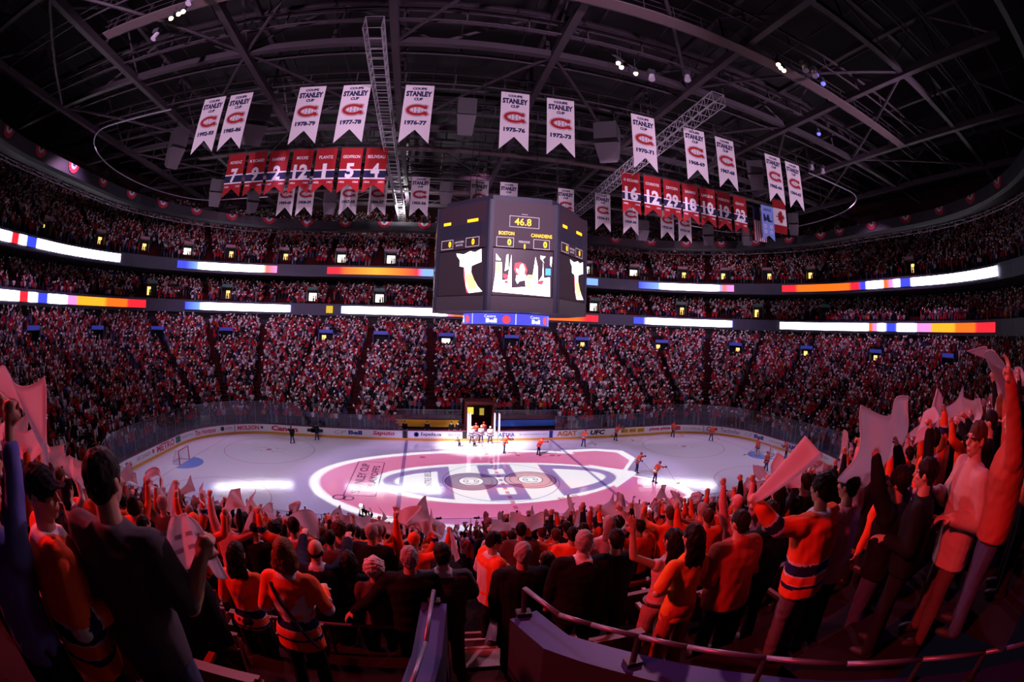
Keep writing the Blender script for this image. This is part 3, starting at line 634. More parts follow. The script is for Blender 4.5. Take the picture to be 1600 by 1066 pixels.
# ------------------------------------------------------------------ hanging loudspeakers and fixtures
m_spk = mat('speaker_grey', (.05, .04, .052), .6); m_spkf = mat('speaker_front', (.085, .066, .085), .7)
def speaker(loc, w, h, d, rz, tilt, label):
    g = empty('hanging_loudspeaker', loc, rz, label=label, category='loudspeaker')
    Mx = Matrix.Rotation(tilt, 3, 'X')
    mb = MB(); mb.box((0, 0, h * .28), (w, d, h * .5)); mb.build('upper_cabinet', m_spk, g)
    mb = MB(); V = [(-w / 2, -d / 2, 0), (w / 2, -d / 2, 0), (w / 2, d / 2, 0), (-w / 2, d / 2, 0), (-w * .38, -d * .15, -h * .55), (w * .38, -d * .15, -h * .55), (w * .38, d / 2, -h * .45), (-w * .38, d / 2, -h * .45)]
    mb.add([Mx @ Vector(v) for v in V], [(3, 2, 1, 0), (4, 5, 6, 7), (0, 1, 5, 4), (1, 2, 6, 5), (2, 3, 7, 6), (3, 0, 4, 7)]); mb.build('lower_cabinet', m_spkf, g)
    for s in (-1, 1): mb = MB(); mb.tube((s * w * .35, 0, h * .5), (s * w * .35, 0, h * .5 + (31 - loc[2] - h * .5)), .03, n=4); mb.build('hanging_cable', m_dark, g)
speaker((-3.9, -.8, 28.3), 1.5, 3.0, 1.4, 0, 0, 'grey loudspeaker cluster above the scoreboard between two white banners')
speaker((-21.6, -.5, 28.0), 2.2, 3.2, 2.0, .5, .35, 'large dark loudspeaker cluster between the 1985-86 and 1978-79 banners')
speaker((8.2, -.2, 28.0), 2.0, 3.2, 1.9, -.6, .35, 'tilted grey loudspeaker cluster left of the 1970-71 banner')
speaker((-31.5, 2.0, 27.9), 1.6, 3.6, 1.8, .9, .2, 'slanted loudspeaker cluster left of the 1992-93 banner')
speaker((-29.2, 8.5, 25.0), 1.5, 2.6, 1.5, .5, .1, 'small grey loudspeaker left of the number 7 banner')
speaker((-28.2, 17, 26.3), 1.5, 2.4, 1.5, .5, .3, 'small pale loudspeaker below the number 9 banner')
speaker((-18.1, 17.5, 25.9), 1.5, 2.4, 1.4, .1, 0, 'square grey loudspeaker below the number 1 banner')
speaker((-4.4, 17, 27.3), 1.5, 2.4, 1.4, 0, 0, 'grey loudspeaker peeking over the left shoulder of the scoreboard')
speaker((20.4, 17.2, 25.1), 1.5, 2.4, 1.4, -.1, 0, 'square grey loudspeaker right of the 1929-30 banner')
speaker((31.2, 17.2, 25.9), 1.6, 2.4, 1.5, -.7, .3, 'tilted loudspeaker below the number 10 banner')
speaker((38.6, 17.0, 26.8), 1.6, 2.4, 1.5, -.6, 0, 'round-sided loudspeaker below the number 23 banner')
speaker((41.5, 9.5, 27.9), 1.6, 2.8, 1.5, -.8, .2, 'tall loudspeaker behind the 1964-65 banner')
speaker((26.6, 1.2, 29.2), 1.8, 2.8, 1.8, -.8, .2, 'dark loudspeaker overlapping the 1965-66 banner')
m_lamp = mat('lamp_warm', (1, .8, .5), .4, emit=(1, .72, .35), es=14); m_lampw = mat('lamp_white', (1, 1, 1), .4, emit=(1, .95, .95), es=25)
def fixture(loc, label, m=None, r=.16):
    g = empty('stage_light', loc, label=label, category='stage light', group='stage lights in the roof')
    mb = MB(); mb.tube((0, 0, .1), (0, 0, .55), r * 1.1, r * .8, 10); mb.tube((0, 0, .55), (0, 0, 1.4), .03, n=4); mb.build('housing', m_dark, g)
    mb = MB(); mb.ball((0, 0, .06), r, 0, 8, 6); mb.build('lens', m or m_lamp, g)
for x, y, q in ((4.9, -10.3, 'left'), (5.3, -9.9, 'middle'), (6.5, -9.6, 'right')): fixture((x, y, 29.3), 'small warm stage light near the top centre, %s of three' % q)
for x, y, q in ((-23.2, -15.2, 'left'), (-22.5, -15.4, 'middle'), (-22.1, -15.5, 'right')): fixture((x, y, 29.3), 'small warm stage light near the upper left corner, %s of three' % q)
for x, y, q in ((14.0, -16.2, 'left'), (14.4, -16.0, 'middle'), (14.8, -15.9, 'right')): fixture((x, y, 29.3), 'small warm stage light near the upper right corner, %s of three' % q)
m_lampb = mat('lamp_blue', (.1, .1, .4), .4, emit=(.10, .10, 1), es=2.2)
for x, y, q in ((-19.5, -16.4, 'long bluish one left of the top centre'), (17.2, -17.0, 'first blue one in the upper right'), (18.4, -16.6, 'second blue one in the upper right'), (24.5, -10.5, 'faint blue one beside the right truss')): fixture((x, y, 29.5), 'blue stage light, ' + q, m_lampb, .2)
fixture((36.5, 35, 27.9), 'bright white gallery light left of the number 18 banner foot', m_lampw, .28); fixture((43.8, 30, 27.9), 'bright white gallery light right of the number 10 banner foot', m_lampw, .28)
m_head = mat('moving_head', (.42, .36, .48), .4)
for i, (x, y) in enumerate(((7.6, -9.8), (9.8, -11.0), (-21.2, -16.4), (-25.2, -14.0), (15.6, -17.3), (16.6, -17.3), (29.5, -5), (31.2, -5.2))):
    g = empty('moving_head_light', (x, y, 29.4), label='pale moving head stage light under the roof, %s of eight' % nth(i + 1), category='stage light', group='moving head lights under the roof')
    mb = MB(); mb.box((0, 0, .3), (.5, .4, .3)); mb.build('base', m_dark, g); mb = MB(); mb.tube((0, 0, -.35), (.1, .1, .15), .24, .18, 10); mb.build('head', m_head, g)
# ------------------------------------------------------------------ club crest outline (coordinates shared by the banners and the projected emblem)
def ell(a, b, t0, t1, n, cx=0): return [(cx + a * math.cos(t), b * math.sin(t)) for t in [math.radians(t0 + (t1 - t0) * i / n) for i in range(n + 1)]]
CRED = [(10.0, 1.7), (11.2, 1.3), (12.9, 3.6), (12.6, 6.8), (11.3, 7.3), (9.0, 7.6), (8.6, 6.9)] + ell(14.2, 8.5, 54, 306, 40) + [(9.0, -7.1), (11.6, -7.8), (14.6, -6.3), (13.4, -4.0), (11.2, -1.3), (10.0, -1.7)] + ell(9.6, 4.4, 342, 18, 36)[::1]
def offset_loop(P, d):
    n = len(P); out = []
    A = sum(P[i][0] * P[(i + 1) % n][1] - P[(i + 1) % n][0] * P[i][1] for i in range(n)); s = 1 if A > 0 else -1
    for i in range(n):
        a, b, c = Vector(P[i - 1]), Vector(P[i]), Vector(P[(i + 1) % n]); t1 = (b - a).normalized(); t2 = (c - b).normalized(); t = (t1 + t2)
        if t.length < 1e-4: t = t1
        t.normalize(); nn = Vector((t.y, -t.x)) * s; k = d / max(.6, nn.dot(Vector((t1.y, -t1.x)) * s)); out.append(tuple(b + nn * k))
    return out
def clip_col(x0, x1, a, b, cx=0, n=6):
    f = lambda x: b * math.sqrt(max(0, 1 - ((x - cx) / a) ** 2)); xs = [x0 + (x1 - x0) * i / n for i in range(n + 1)]
    return [(x, f(x)) for x in xs], [(x, -f(x)) for x in xs]
def crest(mb, cx, cz, wd, mats, y=0, dy=-.006):
    """navy, white, red layers of the crest standing in the x-z plane"""
    nv, wh, rd, bl = mats; k = wd / 30.6
    def lay(loop, lv, m): tri = tessellate_polygon([[Vector((p[0], p[1], 0)) for p in loop]]); mb.add([(cx + p[0] * k, y + dy * lv, cz + p[1] * k) for p in loop], [tuple(t) for t in tri], m)
    lay(offset_loop(CRED, 1.25), 1, nv); lay(offset_loop(CRED, .75), 2, wh); lay(CRED, 4, rd)
    lay(ell(9.6, 4.4, 0, 352, 44), 4.5, wh); lay([(9, 2.6), (11.6, .9), (11.6, -.9), (9, -2.6)], 2.5, wh)
    lay(ell(9.0, 3.8, 0, 352, 44), 5, bl)
    for sg in (-1, 1):
        U, D = clip_col(1.25, 4.1, 9.2, 3.9); lay([(sg * x, z) for x, z in U + D[::-1]], 6, wh)
        U, D = clip_col(4.7, 8.4, 8.6, 3.3); lay([(sg * x, z) for x, z in U + D[::-1]], 6, wh)
        lay([(-.75, sg * 1.4), (.75, sg * 1.4), (.75, sg * 3.0), (-.75, sg * 3.0)], 6, wh)
    lay([(-1.5, -.85), (1.5, -.85), (1.5, .85), (-1.5, .85)], 6, wh)

# ------------------------------------------------------------------ championship banners
c_wh, c_red, c_navy = mat('banner_white', (.80, .72, .78), .85, emit=None), mat('banner_red', (.42, .012, .02), .85), mat('banner_navy', (.02, .02, .09), .85)
for m_, cc in ((c_wh, (.80, .72, .78)), (c_red, (.42, .012, .02)), (c_navy, (.02, .02, .09))):
    N = m_.node_tree.nodes; L_ = m_.node_tree.links; b = N['Principled BSDF']; tr = N.new('ShaderNodeBsdfTranslucent'); tr.inputs[0].default_value = (*cc, 1)
    mx = N.new('ShaderNodeMixShader'); mx.inputs[0].default_value = .3; L_.new(b.outputs[0], mx.inputs[1]); L_.new(tr.outputs[0], mx.inputs[2]); L_.new(mx.outputs[0], N['Material Output'].inputs[0])
BW, BH, BN = 2.07, 4.83, 3.75
def tail(mb, w, h, nz, m, t=.02):
    lp = [(-w / 2, 0), (w / 2, 0), (w / 2, -h), (0, -nz), (-w / 2, -h)]
    mb.poly(lp[::-1], 0, t, m, lambda p: (p[0], p[2], p[1]))
def fT(p): return (p[0], -.012, p[1])
def hang(g, w, up):
    mb = MB(); mb.tube((-w / 2 - .05, .01, .03), (w / 2 + .05, .01, .03), .03, n=6)
    for s in (-1, 1): mb.tube((s * w * .42, .01, .03), (s * w * .42, .01, up), .012, n=3)
    mb.build('hanging_rod', m_dark, g)
def cup_banner(x, y, year, zt=29.0, where=''):
    ang = R.uniform(-.05, .05)
    g = empty('championship_banner', (x, y, zt), ang, label=('white swallowtail cup banner dated ' + year) if year else 'white swallowtail cup banner with its date hidden, ' + where, category='banner', group='white cup banners')
    mb = MB(); tail(mb, BW, BH, BN, 0)
    put_text(mb, 'COUPE', fT, 0, -.30, .22, 1.04, 1, .06); put_text(mb, 'STANLEY', fT, 0, -.76, .48, 1.86, 1, .06); put_text(mb, 'CUP', fT, 0, -1.22, .25, .64, 1, .06)
    if year: put_text(mb, year, fT, 0, -3.2, .38, 1.55, 1, .06)
    mb.build('cloth', [c_wh, c_navy], g)
    mb = MB(); crest(mb, 0, -2.16, 1.70, (0, 1, 2, 0), -.004); mb.build('crest', [c_navy, c_wh, c_red], g, label='red C crest with an H inside')
    hang(g, BW, 2.0)
for x, yr in ((-24.1, '1992-93'), (-21.6, '1985-86'), (-15.6, '1978-79'), (-12.2, '1977-78'), (-7.6, '1976-77'), (-.7, '1975-76'), (2.7, '1972-73'), (9.5, '1970-71'), (14.4, '1968-69'), (17.7, '1967-68'), (23.8, '1965-66'), (26.7, '1964-65')):
    cup_banner(x, -4.5, yr)
for x, yr, wh in ((-23.4, '1959-60', ''), (-20.9, '1958-59', ''), (-15.6, '1957-58', ''), (-12.2, '1956-57', ''), (-7.4, '1955-56', ''), (-.6, '', 'just above the left half of the scoreboard'), (2.8, '', 'above the middle of the scoreboard'), (9.7, '', 'above the right corner of the scoreboard'), (14.5, '1930-31', ''), (18.3, '1929-30', ''), (23.7, '1923-24', ''), (26.5, '1915-16', '')):
    cup_banner(x, 16.2, yr, 29.0, wh)
c_wh2 = mat('banner_letter_white', (.78, .72, .80), .85)
def num_banner(x, name, num, ya, yb, side):
    g = empty('retired_number_banner', (x, 7.8, 29.0), R.uniform(-.05, .05), label='red, white and blue swallowtail banner with a white number %s, %s group' % (num, side), category='banner', group='red numbered banners')
    w, h, nz = 2.15, 4.75, 3.85
    mb = MB(); tail(mb, w, h, nz, 0)
    for z0, z1, m, lv in ((-3.3, -2.28, 1, .003), (-3.16, -2.42, 2, .006)): mb.add([(-w / 2, -lv, z0), (w / 2, -lv, z0), (w / 2, -lv, z1), (-w / 2, -lv, z1)], [(0, 1, 2, 3)], m)
    put_text(mb, name, fT, 0, -.95, .34, min(1.7, .24 * len(name)), 1, .01)
    for s, q in ((ya, -1), (yb, 1)): put_text(mb, s, fT, q * .68, -3.62, .2, .52, 1, .02)
    mb.build('cloth', [c_red, c_wh2, c_navy], g)
    mb = MB(); put_text(mb, num, lambda p: (p[0], -.02, p[1]), 0, -2.42, 1.55, .85 if len(num) == 1 and num != '1' else (.42 if num == '1' else 1.55), 0, .04); mb.build('number', c_wh2, g, label='large white number ' + num)
    hang(g, w, 2.0)
for x, n, k, a, b in ((-26.9, 'MORENZ', '7', '1923', '1937'), (-24.4, 'M. RICHARD', '9', '1942', '1960'), (-21.9, 'HARVEY', '2', '1947', '1961'), (-19.3, 'MOORE', '12', '1951', '1963'), (-16.8, 'PLANTE', '1', '1952', '1963'), (-14.2, 'GEOFFRION', '5', '1950', '1964'), (-11.7, 'BELIVEAU', '4', '1950', '1971')): num_banner(x, n, k, a, b, 'left')
for x, n, k, a, b in ((14.3, 'H. RICHARD', '16', '1955', '1975'), (16.9, 'COURNOYER', '12', '1963', '1979'), (19.4, 'DRYDEN', '29', '1970', '1979'), (21.9, 'SAVARD', '18', '1966', '1981'), (24.4, 'LAFLEUR', '10', '1971', '1985'), (26.9, 'ROBINSON', '19', '1972', '1989'), (29.5, 'GAINEY', '23', '1973', '1989')): num_banner(x, n, k, a, b, 'right')
# light blue club banner and the two flags beside it
c_lb = mat('banner_light_blue', (.20, .30, .75), .85)
g = empty('light_blue_banner', (34.4, 7.8, 28.8), -.1, label='light blue swallowtail baseball banner with four white rings at the right end', category='banner')
mb = MB(); tail(mb, 2.1, 4.6, 3.9, 0)
put_text(mb, 'EXPOS', fT, 0, -.55, .3, 1.3, 2, .03)
for zz, rr in ((-2.75, 0), (-3.45, 0)):
    for q in (-.5, .5):
        A = [(q + .23 * math.cos(t), -.012, zz + .23 * math.sin(t)) for t in [i * math.pi / 9 for i in range(19)]]; B = [(q + .15 * math.cos(t), -.012, zz + .15 * math.sin(t)) for t in [i * math.pi / 9 for i in range(19)]]; mb.strip(A, B, 1)
mb.build('cloth', [c_lb, c_wh2, c_navy], g)
mb = MB(); mb.poly([(-.75, -1.15), (-.55, -1.15), (-.3, -1.7), (-.05, -1.15), (.15, -1.15), (.35, -1.9), (.75, -1.9), (.75, -1.15), (.75, -2.1), (0, -2.15), (-.2, -1.9), (-.45, -2.15), (-.75, -2.1)], 0, .02, 0, lambda p: (p[0], -.03 + p[2], p[1])); mb.build('emblem', [c_navy], g, label='navy baseball emblem'); hang(g, 2.1, 2)
def hflag(x, y, z, w, h, rz, name, label, build):
    g = empty(name, (x, y, z), rz, label=label, category='flag'); mb = MB(); build(mb, w, h); mb.build('cloth', [c_red, c_wh2, c_navy], g); hang(g, w, 1.6)
def leafy(mb, w, h):
    for z0, z1, m in ((0, -h * .25, 0), (-h * .25, -h * .75, 1), (-h * .75, -h, 0)): mb.poly([(-w / 2, z1), (w / 2, z1), (w / 2, z0), (-w / 2, z0)], 0, .02, m, lambda p: (p[0], p[2], p[1]))
    lf = [(0, 1), (.16, .68), (.38, .78), (.32, .4), (.62, .56), (.68, .4), (.98, .34), (.84, .16), (.92, .02), (.5, -.22), (.56, -.42), (.06, -.36), (.06, -.8), (-.06, -.8), (-.06, -.36), (-.56, -.42), (-.5, -.22), (-.92, .02), (-.84, .16), (-.98, .34), (-.68, .4), (-.62, .56), (-.32, .4), (-.38, .78), (-.16, .68)]
    k = w * .40; mb.poly([(z_ * k, -h / 2 + x_ * k) for x_, z_ in lf][::-1], 0, .004, 0, lambda p: (p[0], -.012 + p[2], p[1]))
hflag(37.7, 8.6, 30.4, 2.3, 4.6, -.15, 'hanging_flag', 'red and white maple leaf flag hanging at the right end behind the 1964-65 banner', leafy)
def stripes(mb, w, h):
    for i in range(13): mb.poly([(-w / 2 + w * i / 13, -h), (-w / 2 + w * (i + 1) / 13, -h), (-w / 2 + w * (i + 1) / 13, 0), (-w / 2 + w * i / 13, 0)], 0, .02, i % 2, lambda p: (p[0], p[2], p[1]))
    mb.poly([(-w / 2, -h * .4), (w * .04, -h * .4), (w * .04, 0), (-w / 2, 0)], 0, .004, 2, lambda p: (p[0], -.012 + p[2], p[1]))
hflag(34.6, 9.6, 29.0, 2.3, 4.6, -.1, 'hanging_flag', 'red and white striped flag mostly hidden behind the light blue banner', stripes)

# ------------------------------------------------------------------ scoreboard
m_sb = mat('scoreboard_panel', (.085, .045, .07), .55); m_sbf = mat('scoreboard_frame', (.05, .045, .09), .5); m_sbs = mat('scoreboard_screen_dark', (.03, .02, .028), .8, emit=(.30, .15, .24), es=.07)
m_sbk = mat('scoreboard_skirt', (.13, .10, .125), .6); m_amber = mat('amber_led', (.3, .2, 0), .4, emit=(1, .5, .01), es=2.4); m_edge = mat('scoreboard_white_line', (.6, .55, .6), .5, emit=(.9, .75, .9), es=.5)
m_vw = mat('video_white', (1, 1, 1), .4, emit=(1, .97, 1), es=3.0); m_vo = mat('video_orange', (1, .6, .3), .4, emit=(1, .55, .25), es=1.6); m_vr = mat('video_red', (.6, .05, .08), .4, emit=(.9, .08, .12), es=1.1); m_vd = mat('video_dark', (.02, .01, .02), .4, emit=(.09, .03, .06), es=.5); m_vb = mat('video_blue', (.1, .4, .8), .4, emit=(.1, .45, .8), es=1.3)
sb = empty('scoreboard', (0, 0, 12), label='large octagonal hanging scoreboard with amber digits and video screens', category='scoreboard'); SZ = 12
OCT = [(5.4, 2.24), (2.24, 5.4), (-2.24, 5.4), (-5.4, 2.24), (-5.4, -2.24), (-2.24, -5.4), (2.24, -5.4), (5.4, -2.24)]
mb = MB(); mb.poly([(x * .97, y * .97) for x, y in OCT], .9, 8.1); mb.build('core', m_sbf, sb)
def face(i): # local frame of octagon face i: function (u, out, z) -> point
    a, b = Vector((*OCT[i], 0)), Vector((*OCT[(i + 1) % 8], 0)); c = (a + b) / 2; n = c.normalized(); t = (a - b).normalized()
    t = Vector((-n.y, n.x, 0)); return lambda u, o, z: c + t * u + n * o + Vector((0, 0, z - SZ))
def fquad(mb, F, u0, u1, z0, z1, o, m=0): mb.add([F(u0, o, z0), F(u1, o, z0), F(u1, o, z1), F(u0, o, z1)], [(0, 1, 2, 3)], m)
def fbox(mb, F, u0, u1, z0, z1, o0, o1, m=0):
    V = [F(u, o, z) for z in (z0, z1) for u, o in ((u0, o0), (u0, o1), (u1, o1), (u1, o0))]
    mb.add(V, [(3, 2, 1, 0), (4, 5, 6, 7), (0, 1, 5, 4), (1, 2, 6, 5), (2, 3, 7, 6), (3, 0, 4, 7)], m)
def outline(mb, F, u0, u1, z0, z1, o, t=.035):
    fquad(mb, F, u0, u1, z0, z0 + t, o); fquad(mb, F, u0, u1, z1 - t, z1, o); fquad(mb, F, u0, u0 + t, z0, z1, o); fquad(mb, F, u1 - t, u1, z0, z1, o)
def ftext(mb, F, s, u, z, h, w, o, m=0, bold=.04): put_text(mb, s, lambda p: F(p[0], o, p[1]), u, z, h, w, m, bold)
FRV = [('w', [(583, 800), (600, 640), (600, 545), (650, 545), (655, 700), (700, 690), (725, 470), (735, 760), (850, 745), (840, 655), (905, 650), (925, 480), (945, 560), (950, 700), (985, 640), (990, 520), (1000, 660), (1050, 650), (1055, 820), (583, 800)]),
       ('w', [(600, 470), (640, 520), (640, 530), (602, 530)]), ('w', [(685, 480), (700, 470), (705, 600), (675, 620)]), ('w', [(965, 465), (1010, 470), (985, 500), (1000, 530), (965, 490)]), ('w', [(1050, 470), (1066, 470), (1060, 560), (1048, 540)]),
       ('r', [(755, 545), (800, 535), (840, 550), (860, 600), (850, 640), (815, 660), (765, 640), (750, 600)]), ('w', [(800, 560), (820, 545), (840, 590), (835, 640), (800, 650), (770, 620), (765, 590), (790, 600)]), ('w', [(770, 650), (850, 640), (845, 690), (800, 700), (780, 725), (765, 690)]),
       ('r', [(660, 640), (700, 650), (690, 690), (665, 680)]), ('o', [(600, 550), (650, 550), (645, 640), (602, 640)]), ('b', [(1010, 575), (1055, 575), (1055, 635), (1010, 635)]), ('o', [(860, 640), (910, 640), (905, 670), (860, 675)]), ('r', [(950, 690), (1000, 680), (985, 720), (945, 715)]), ('r', [(680, 700), (705, 705), (700, 725), (675, 720)]), ('o', [(850, 700), (880, 720), (885, 760), (860, 750)])]
SDV = [('w', [(275, 455), (340, 470), (400, 448), (440, 462), (492, 438), (497, 548), (455, 560), (415, 575), (412, 625), (440, 690), (472, 745), (512, 790), (400, 800), (368, 740), (352, 650), (350, 580), (310, 570), (308, 515), (282, 480)]),
       ('o', [(365, 645), (420, 640), (450, 710), (470, 765), (405, 770), (378, 720)]), ('r', [(345, 590), (354, 590), (372, 740), (395, 800), (380, 795), (350, 660)])]
VM = {'w': 1, 'r': 2, 'o': 3, 'b': 4}
for i in range(8):
    F = face(i); main = i == 5 or i == 1 or i == 3 or i == 7
    main = i in (1, 3, 5, 7)
    front = i == 5
    # octagon faces 1,3,5,7 look along the axes
    mb = MB(); fbox(mb, F, -2.0, 2.0, 16.95, 20.05, -.1, .06); upn = mb.build('upper_panel', m_sb, sb)
    mb = MB(); fbox(mb, F, -2.0, 2.0, 12.9, 13.85, -.1, .10); mb.build('skirt_panel', m_sbk, sb)
    for q in (-2.3, 1.98): mb = MB(); fbox(mb, F, q, q + .32, 12.9, 20.1, -.1, .08); mb.build('corner_frame', m_sbf, sb)
    s_ = MB(); fquad(s_, F, -1.95, 1.95, 13.9, 16.88, .03, 0)
    if i in (0, 2, 4, 6, 3, 7): outline(s_, F, -1.97, 1.97, 13.88, 16.9, .04, .03) if False else None
    vid = FRV if main else SDV
    x0, x1, y0, y1 = (583, 1066, 430, 822) if main else (120, 515, 440, 812)
    for q, (c, lp) in enumerate(vid):
        P = [Vector((-1.9 + (x - x0) / (x1 - x0) * 3.8, 16.83 - (y - y0) / (y1 - y0) * 2.9, 0)) for x, y in lp]
        if (P[0] - P[-1]).length < 1e-5: P = P[:-1]
        s_.add([F(p.x, .034 + .004 * q, p.y) for p in P], [tuple(t) for t in tessellate_polygon([P])], VM[c])
    s_.build('video_screen', [m_sbs if not main else m_vd, m_vw, m_vr, m_vo, m_vb], sb, label='video screen showing players coming out' if main else 'video screen showing a white shape')
    t = MB()
    if main:
        outline(t, F, -.98, .98, 18.32, 19.08, .07); outline(t, F, -1.78, -.66, 16.98, 17.62, .07); outline(t, F, .62, 1.70, 16.98, 17.62, .07)
        ftext(t, F, 'PERIODE', .02, 17.38, .15, .72, .07, 0, .02); fquad(t, F, -.2, .2, 19.2, 19.23, .07)
        adds = []
        def amb(nm, *z): b_ = MB(); ftext(b_, F, *z); b_.build(nm, m_amber, upn)
        a = None
        amb('clock_digits', '46.8', -.1, 18.7, .48, 1.1, .08, 0, .01)
        amb('team_name', 'BOSTON', -1.15, 17.88, .24, 1.0, .08, 0, .015); amb('team_name', 'CANADIENS', 1.15, 17.86, .24, 1.4, .08, 0, .015)
        amb('score_digit', '0', -.95, 17.3, .44, .26, .08); amb('score_digit', '0', 1.4, 17.3, .44, .26, .08); amb('period_digit', '1', .05, 17.08, .3, .1, .08)
    else:
        outline(t, F, -1.78, -.72, 17.05, 17.68, .07); outline(t, F, .38, 1.5, 17.05, 17.68, .07); ftext(t, F, 'LANCERS', -.17, 17.46, .13, .8, .07, 0, .02); ftext(t, F, 'SHOTS', -.17, 17.24, .13, .6, .07, 0, .02)
        for u0, u1 in ((-1.65, -1.0), (.45, 1.35)): a = MB(); fquad(a, F, u0, u1, 18.72, 18.92, .08); a.build('name_bar', m_amber, upn)
        for u0 in (-1.0, 1.0): a = MB(); ftext(a, F, '0', u0, 17.37, .42, .24, .08); a.build('shot_digit', m_amber, upn)
        d = MB(); fquad(d, F, -1.9, 1.9, 17.75, 18.65, .061)
        for r in range(9):
            for cc in range(10): fbox(d, F, -1.8 + cc * .36, -1.8 + cc * .36 + .2, 18.55 - r * .09, 18.59 - r * .09, .05, .075)
        d.build('digit_matrix', m_sbf, upn)
    t.build('white_outlines', m_edge, upn)
mb = MB(); mb.poly([(x * .9, y * .9) for x, y in OCT], 8.1, 8.6); mb.build('top_deck', m_sbf, sb)
for x, y in ((3, 3), (-3, 3), (3, -3), (-3, -3)): mb = MB(); mb.tube((x, y, 8.5), (x * .9, y * .9, 19), .03, n=5); mb.build('hanging_cable', m_black, sb)
# lower drum with the blue display
m_bd = mat('blue_display', (.02, .02, .2), .4, emit=(.10, .10, .85), es=1.1); m_bw = mat('display_white', (.6, .6, .9), .4, emit=(.75, .75, 1), es=1.6)
n = 48; dr = MB(); rr = 3.2
dr.strip([(rr * math.cos(2 * math.pi * i / n), rr * math.sin(2 * math.pi * i / n), .10) for i in range(n)], [(rr * math.cos(2 * math.pi * i / n), rr * math.sin(2 * math.pi * i / n), .86) for i in range(n)], 0, True)
def drum(p, o=.02): t = -math.pi / 2 + p[0] / rr; return ((rr + o) * math.cos(t), (rr + o) * math.sin(t), p[1])
for q in range(6):
    u = -5 + q * 3.3; put_text(dr, 'Centre', drum, u, .66, .2, .85, 1, .01); put_text(dr, 'Bell', drum, u + .1, .36, .3, .8, 1, .05)
    for du in (1.15,): dr.add([drum((u + du + .28 * math.cos(t), .45 + .28 * math.sin(t))) for t in [i * math.pi / 8 for i in range(16)]], [tuple(range(16))], 2)
    for du in (1.75,): dr.add([drum((u + du + .02, .12), .02), drum((u + du + .07, .12), .02), drum((u + du + .07, .84), .02), drum((u + du + .02, .84), .02)], [(0, 1, 2, 3)], 1)
dr.build('drum_display', [m_bd, m_bw, m_vr], sb, label='blue display with white Centre Bell lettering')
mb = MB(); mb.tube((0, 0, .86), (0, 0, .95), 3.3, 3.3, 40); mb.tube((0, 0, .04), (0, 0, .10), 3.25, 3.25, 40); mb.build('drum_rim', m_sbf, sb)

# ------------------------------------------------------------------ emblem projector under the scoreboard
ph = empty('emblem_projector', (0, 0, 12.0), label='small dark projector hanging under the scoreboard drum', category='projector')
mb = MB(); mb.tube((0, 0, -.35), (0, 0, .02), .18, .25, 12); mb.build('housing', m_dark, ph)
HP = 11.55
pl = light('emblem_lamp', 'SPOT', (0, 0, HP), (1, 1, 1), GOBO, None, 0.0, math.radians(116), 0)
pl.data.use_nodes = True; NT = pl.data.node_tree; NN = NT.nodes; LL = NT.links; em = NN['Emission']
def MN(op, a, b=None, c=None, clamp=False):
    n = NN.new('ShaderNodeMath'); n.operation = op; n.use_clamp = clamp
    for i, v in enumerate((a, b, c)):
        if v is None: continue
        if isinstance(v, (int, float)): n.inputs[i].default_value = v
        else: LL.new(v, n.inputs[i])
    return n.outputs[0]
geo = NN.new('ShaderNodeTexCoord'); sep = NN.new('ShaderNodeSeparateXYZ'); LL.new(geo.outputs['Normal'], sep.inputs[0])
dz = MN('ABSOLUTE', sep.outputs[2]); GX = MN('MULTIPLY', MN('DIVIDE', sep.outputs[0], dz), HP * PSX); GY = MN('MULTIPLY', MN('DIVIDE', sep.outputs[1], dz), HP * PSY)
def inside_ell(a, b, cx=0, soft=.02):
    q = MN('ADD', MN('POWER', MN('DIVIDE', MN('SUBTRACT', GX, cx), a), 2), MN('POWER', MN('DIVIDE', GY, b), 2)); return MN('MULTIPLY', MN('SUBTRACT', 1 + soft, q), 1 / soft / 2, clamp=True)
AX, AY = MN('ABSOLUTE', GX), MN('ABSOLUTE', GY)
def less(v, t, s=.06): return MN('MULTIPLY', MN('SUBTRACT', t + s, v), 1 / (2 * s), clamp=True)
def more(v, t, s=.06): return MN('MULTIPLY', MN('SUBTRACT', v, t - s), 1 / (2 * s), clamp=True)
def AND(*a):
    r = a[0]
    for x in a[1:]: r = MN('MULTIPLY', r, x)
    return r
def OR(a, b): return MN('MAXIMUM', a, b)
def line_ok(k, x0, off=0): return more(MN('SUBTRACT', AY, MN('MULTIPLY', MN('SUBTRACT', GX, x0), k)), off)   # |y| > k(x-x0)
def arm(d):   # serif block at the open end of the C, grown by d
    return AND(more(GX, 8.4 - d), less(AY, 7.6 + d), less(MN('ADD', AY, MN('MULTIPLY', GX, .55)), 13.6 + d * 1.1), less(GX, 12.8 + d), line_ok(1.35, 10.2 + d * .5))
outer = AND(OR(AND(inside_ell(15.0, 9.3), less(GX, 9.5)), arm(.9)), OR(line_ok(1.35, 11.0), less(GX, 9)))
red = AND(OR(AND(inside_ell(14.2, 8.5), less(GX, 9.0)), arm(0)), line_ok(1.35, 10.2))
eye = OR(inside_ell(10.0, 4.9), AND(more(GX, 8.4), less(MN('ADD', AY, MN('MULTIPLY', GX, .9)), 10.8)))
blue = inside_ell(9.4, 4.3, .2)
wh = OR(AND(more(AX, 1.45), less(AX, 3.9)), AND(less(AX, 1.5), less(AY, .85)))
wh = OR(wh, AND(less(AX, .65), more(AY, 1.65), less(AY, 3.1)))
wh = OR(wh, AND(more(AX, 4.9), inside_ell(8.5, 3.1, .2)))
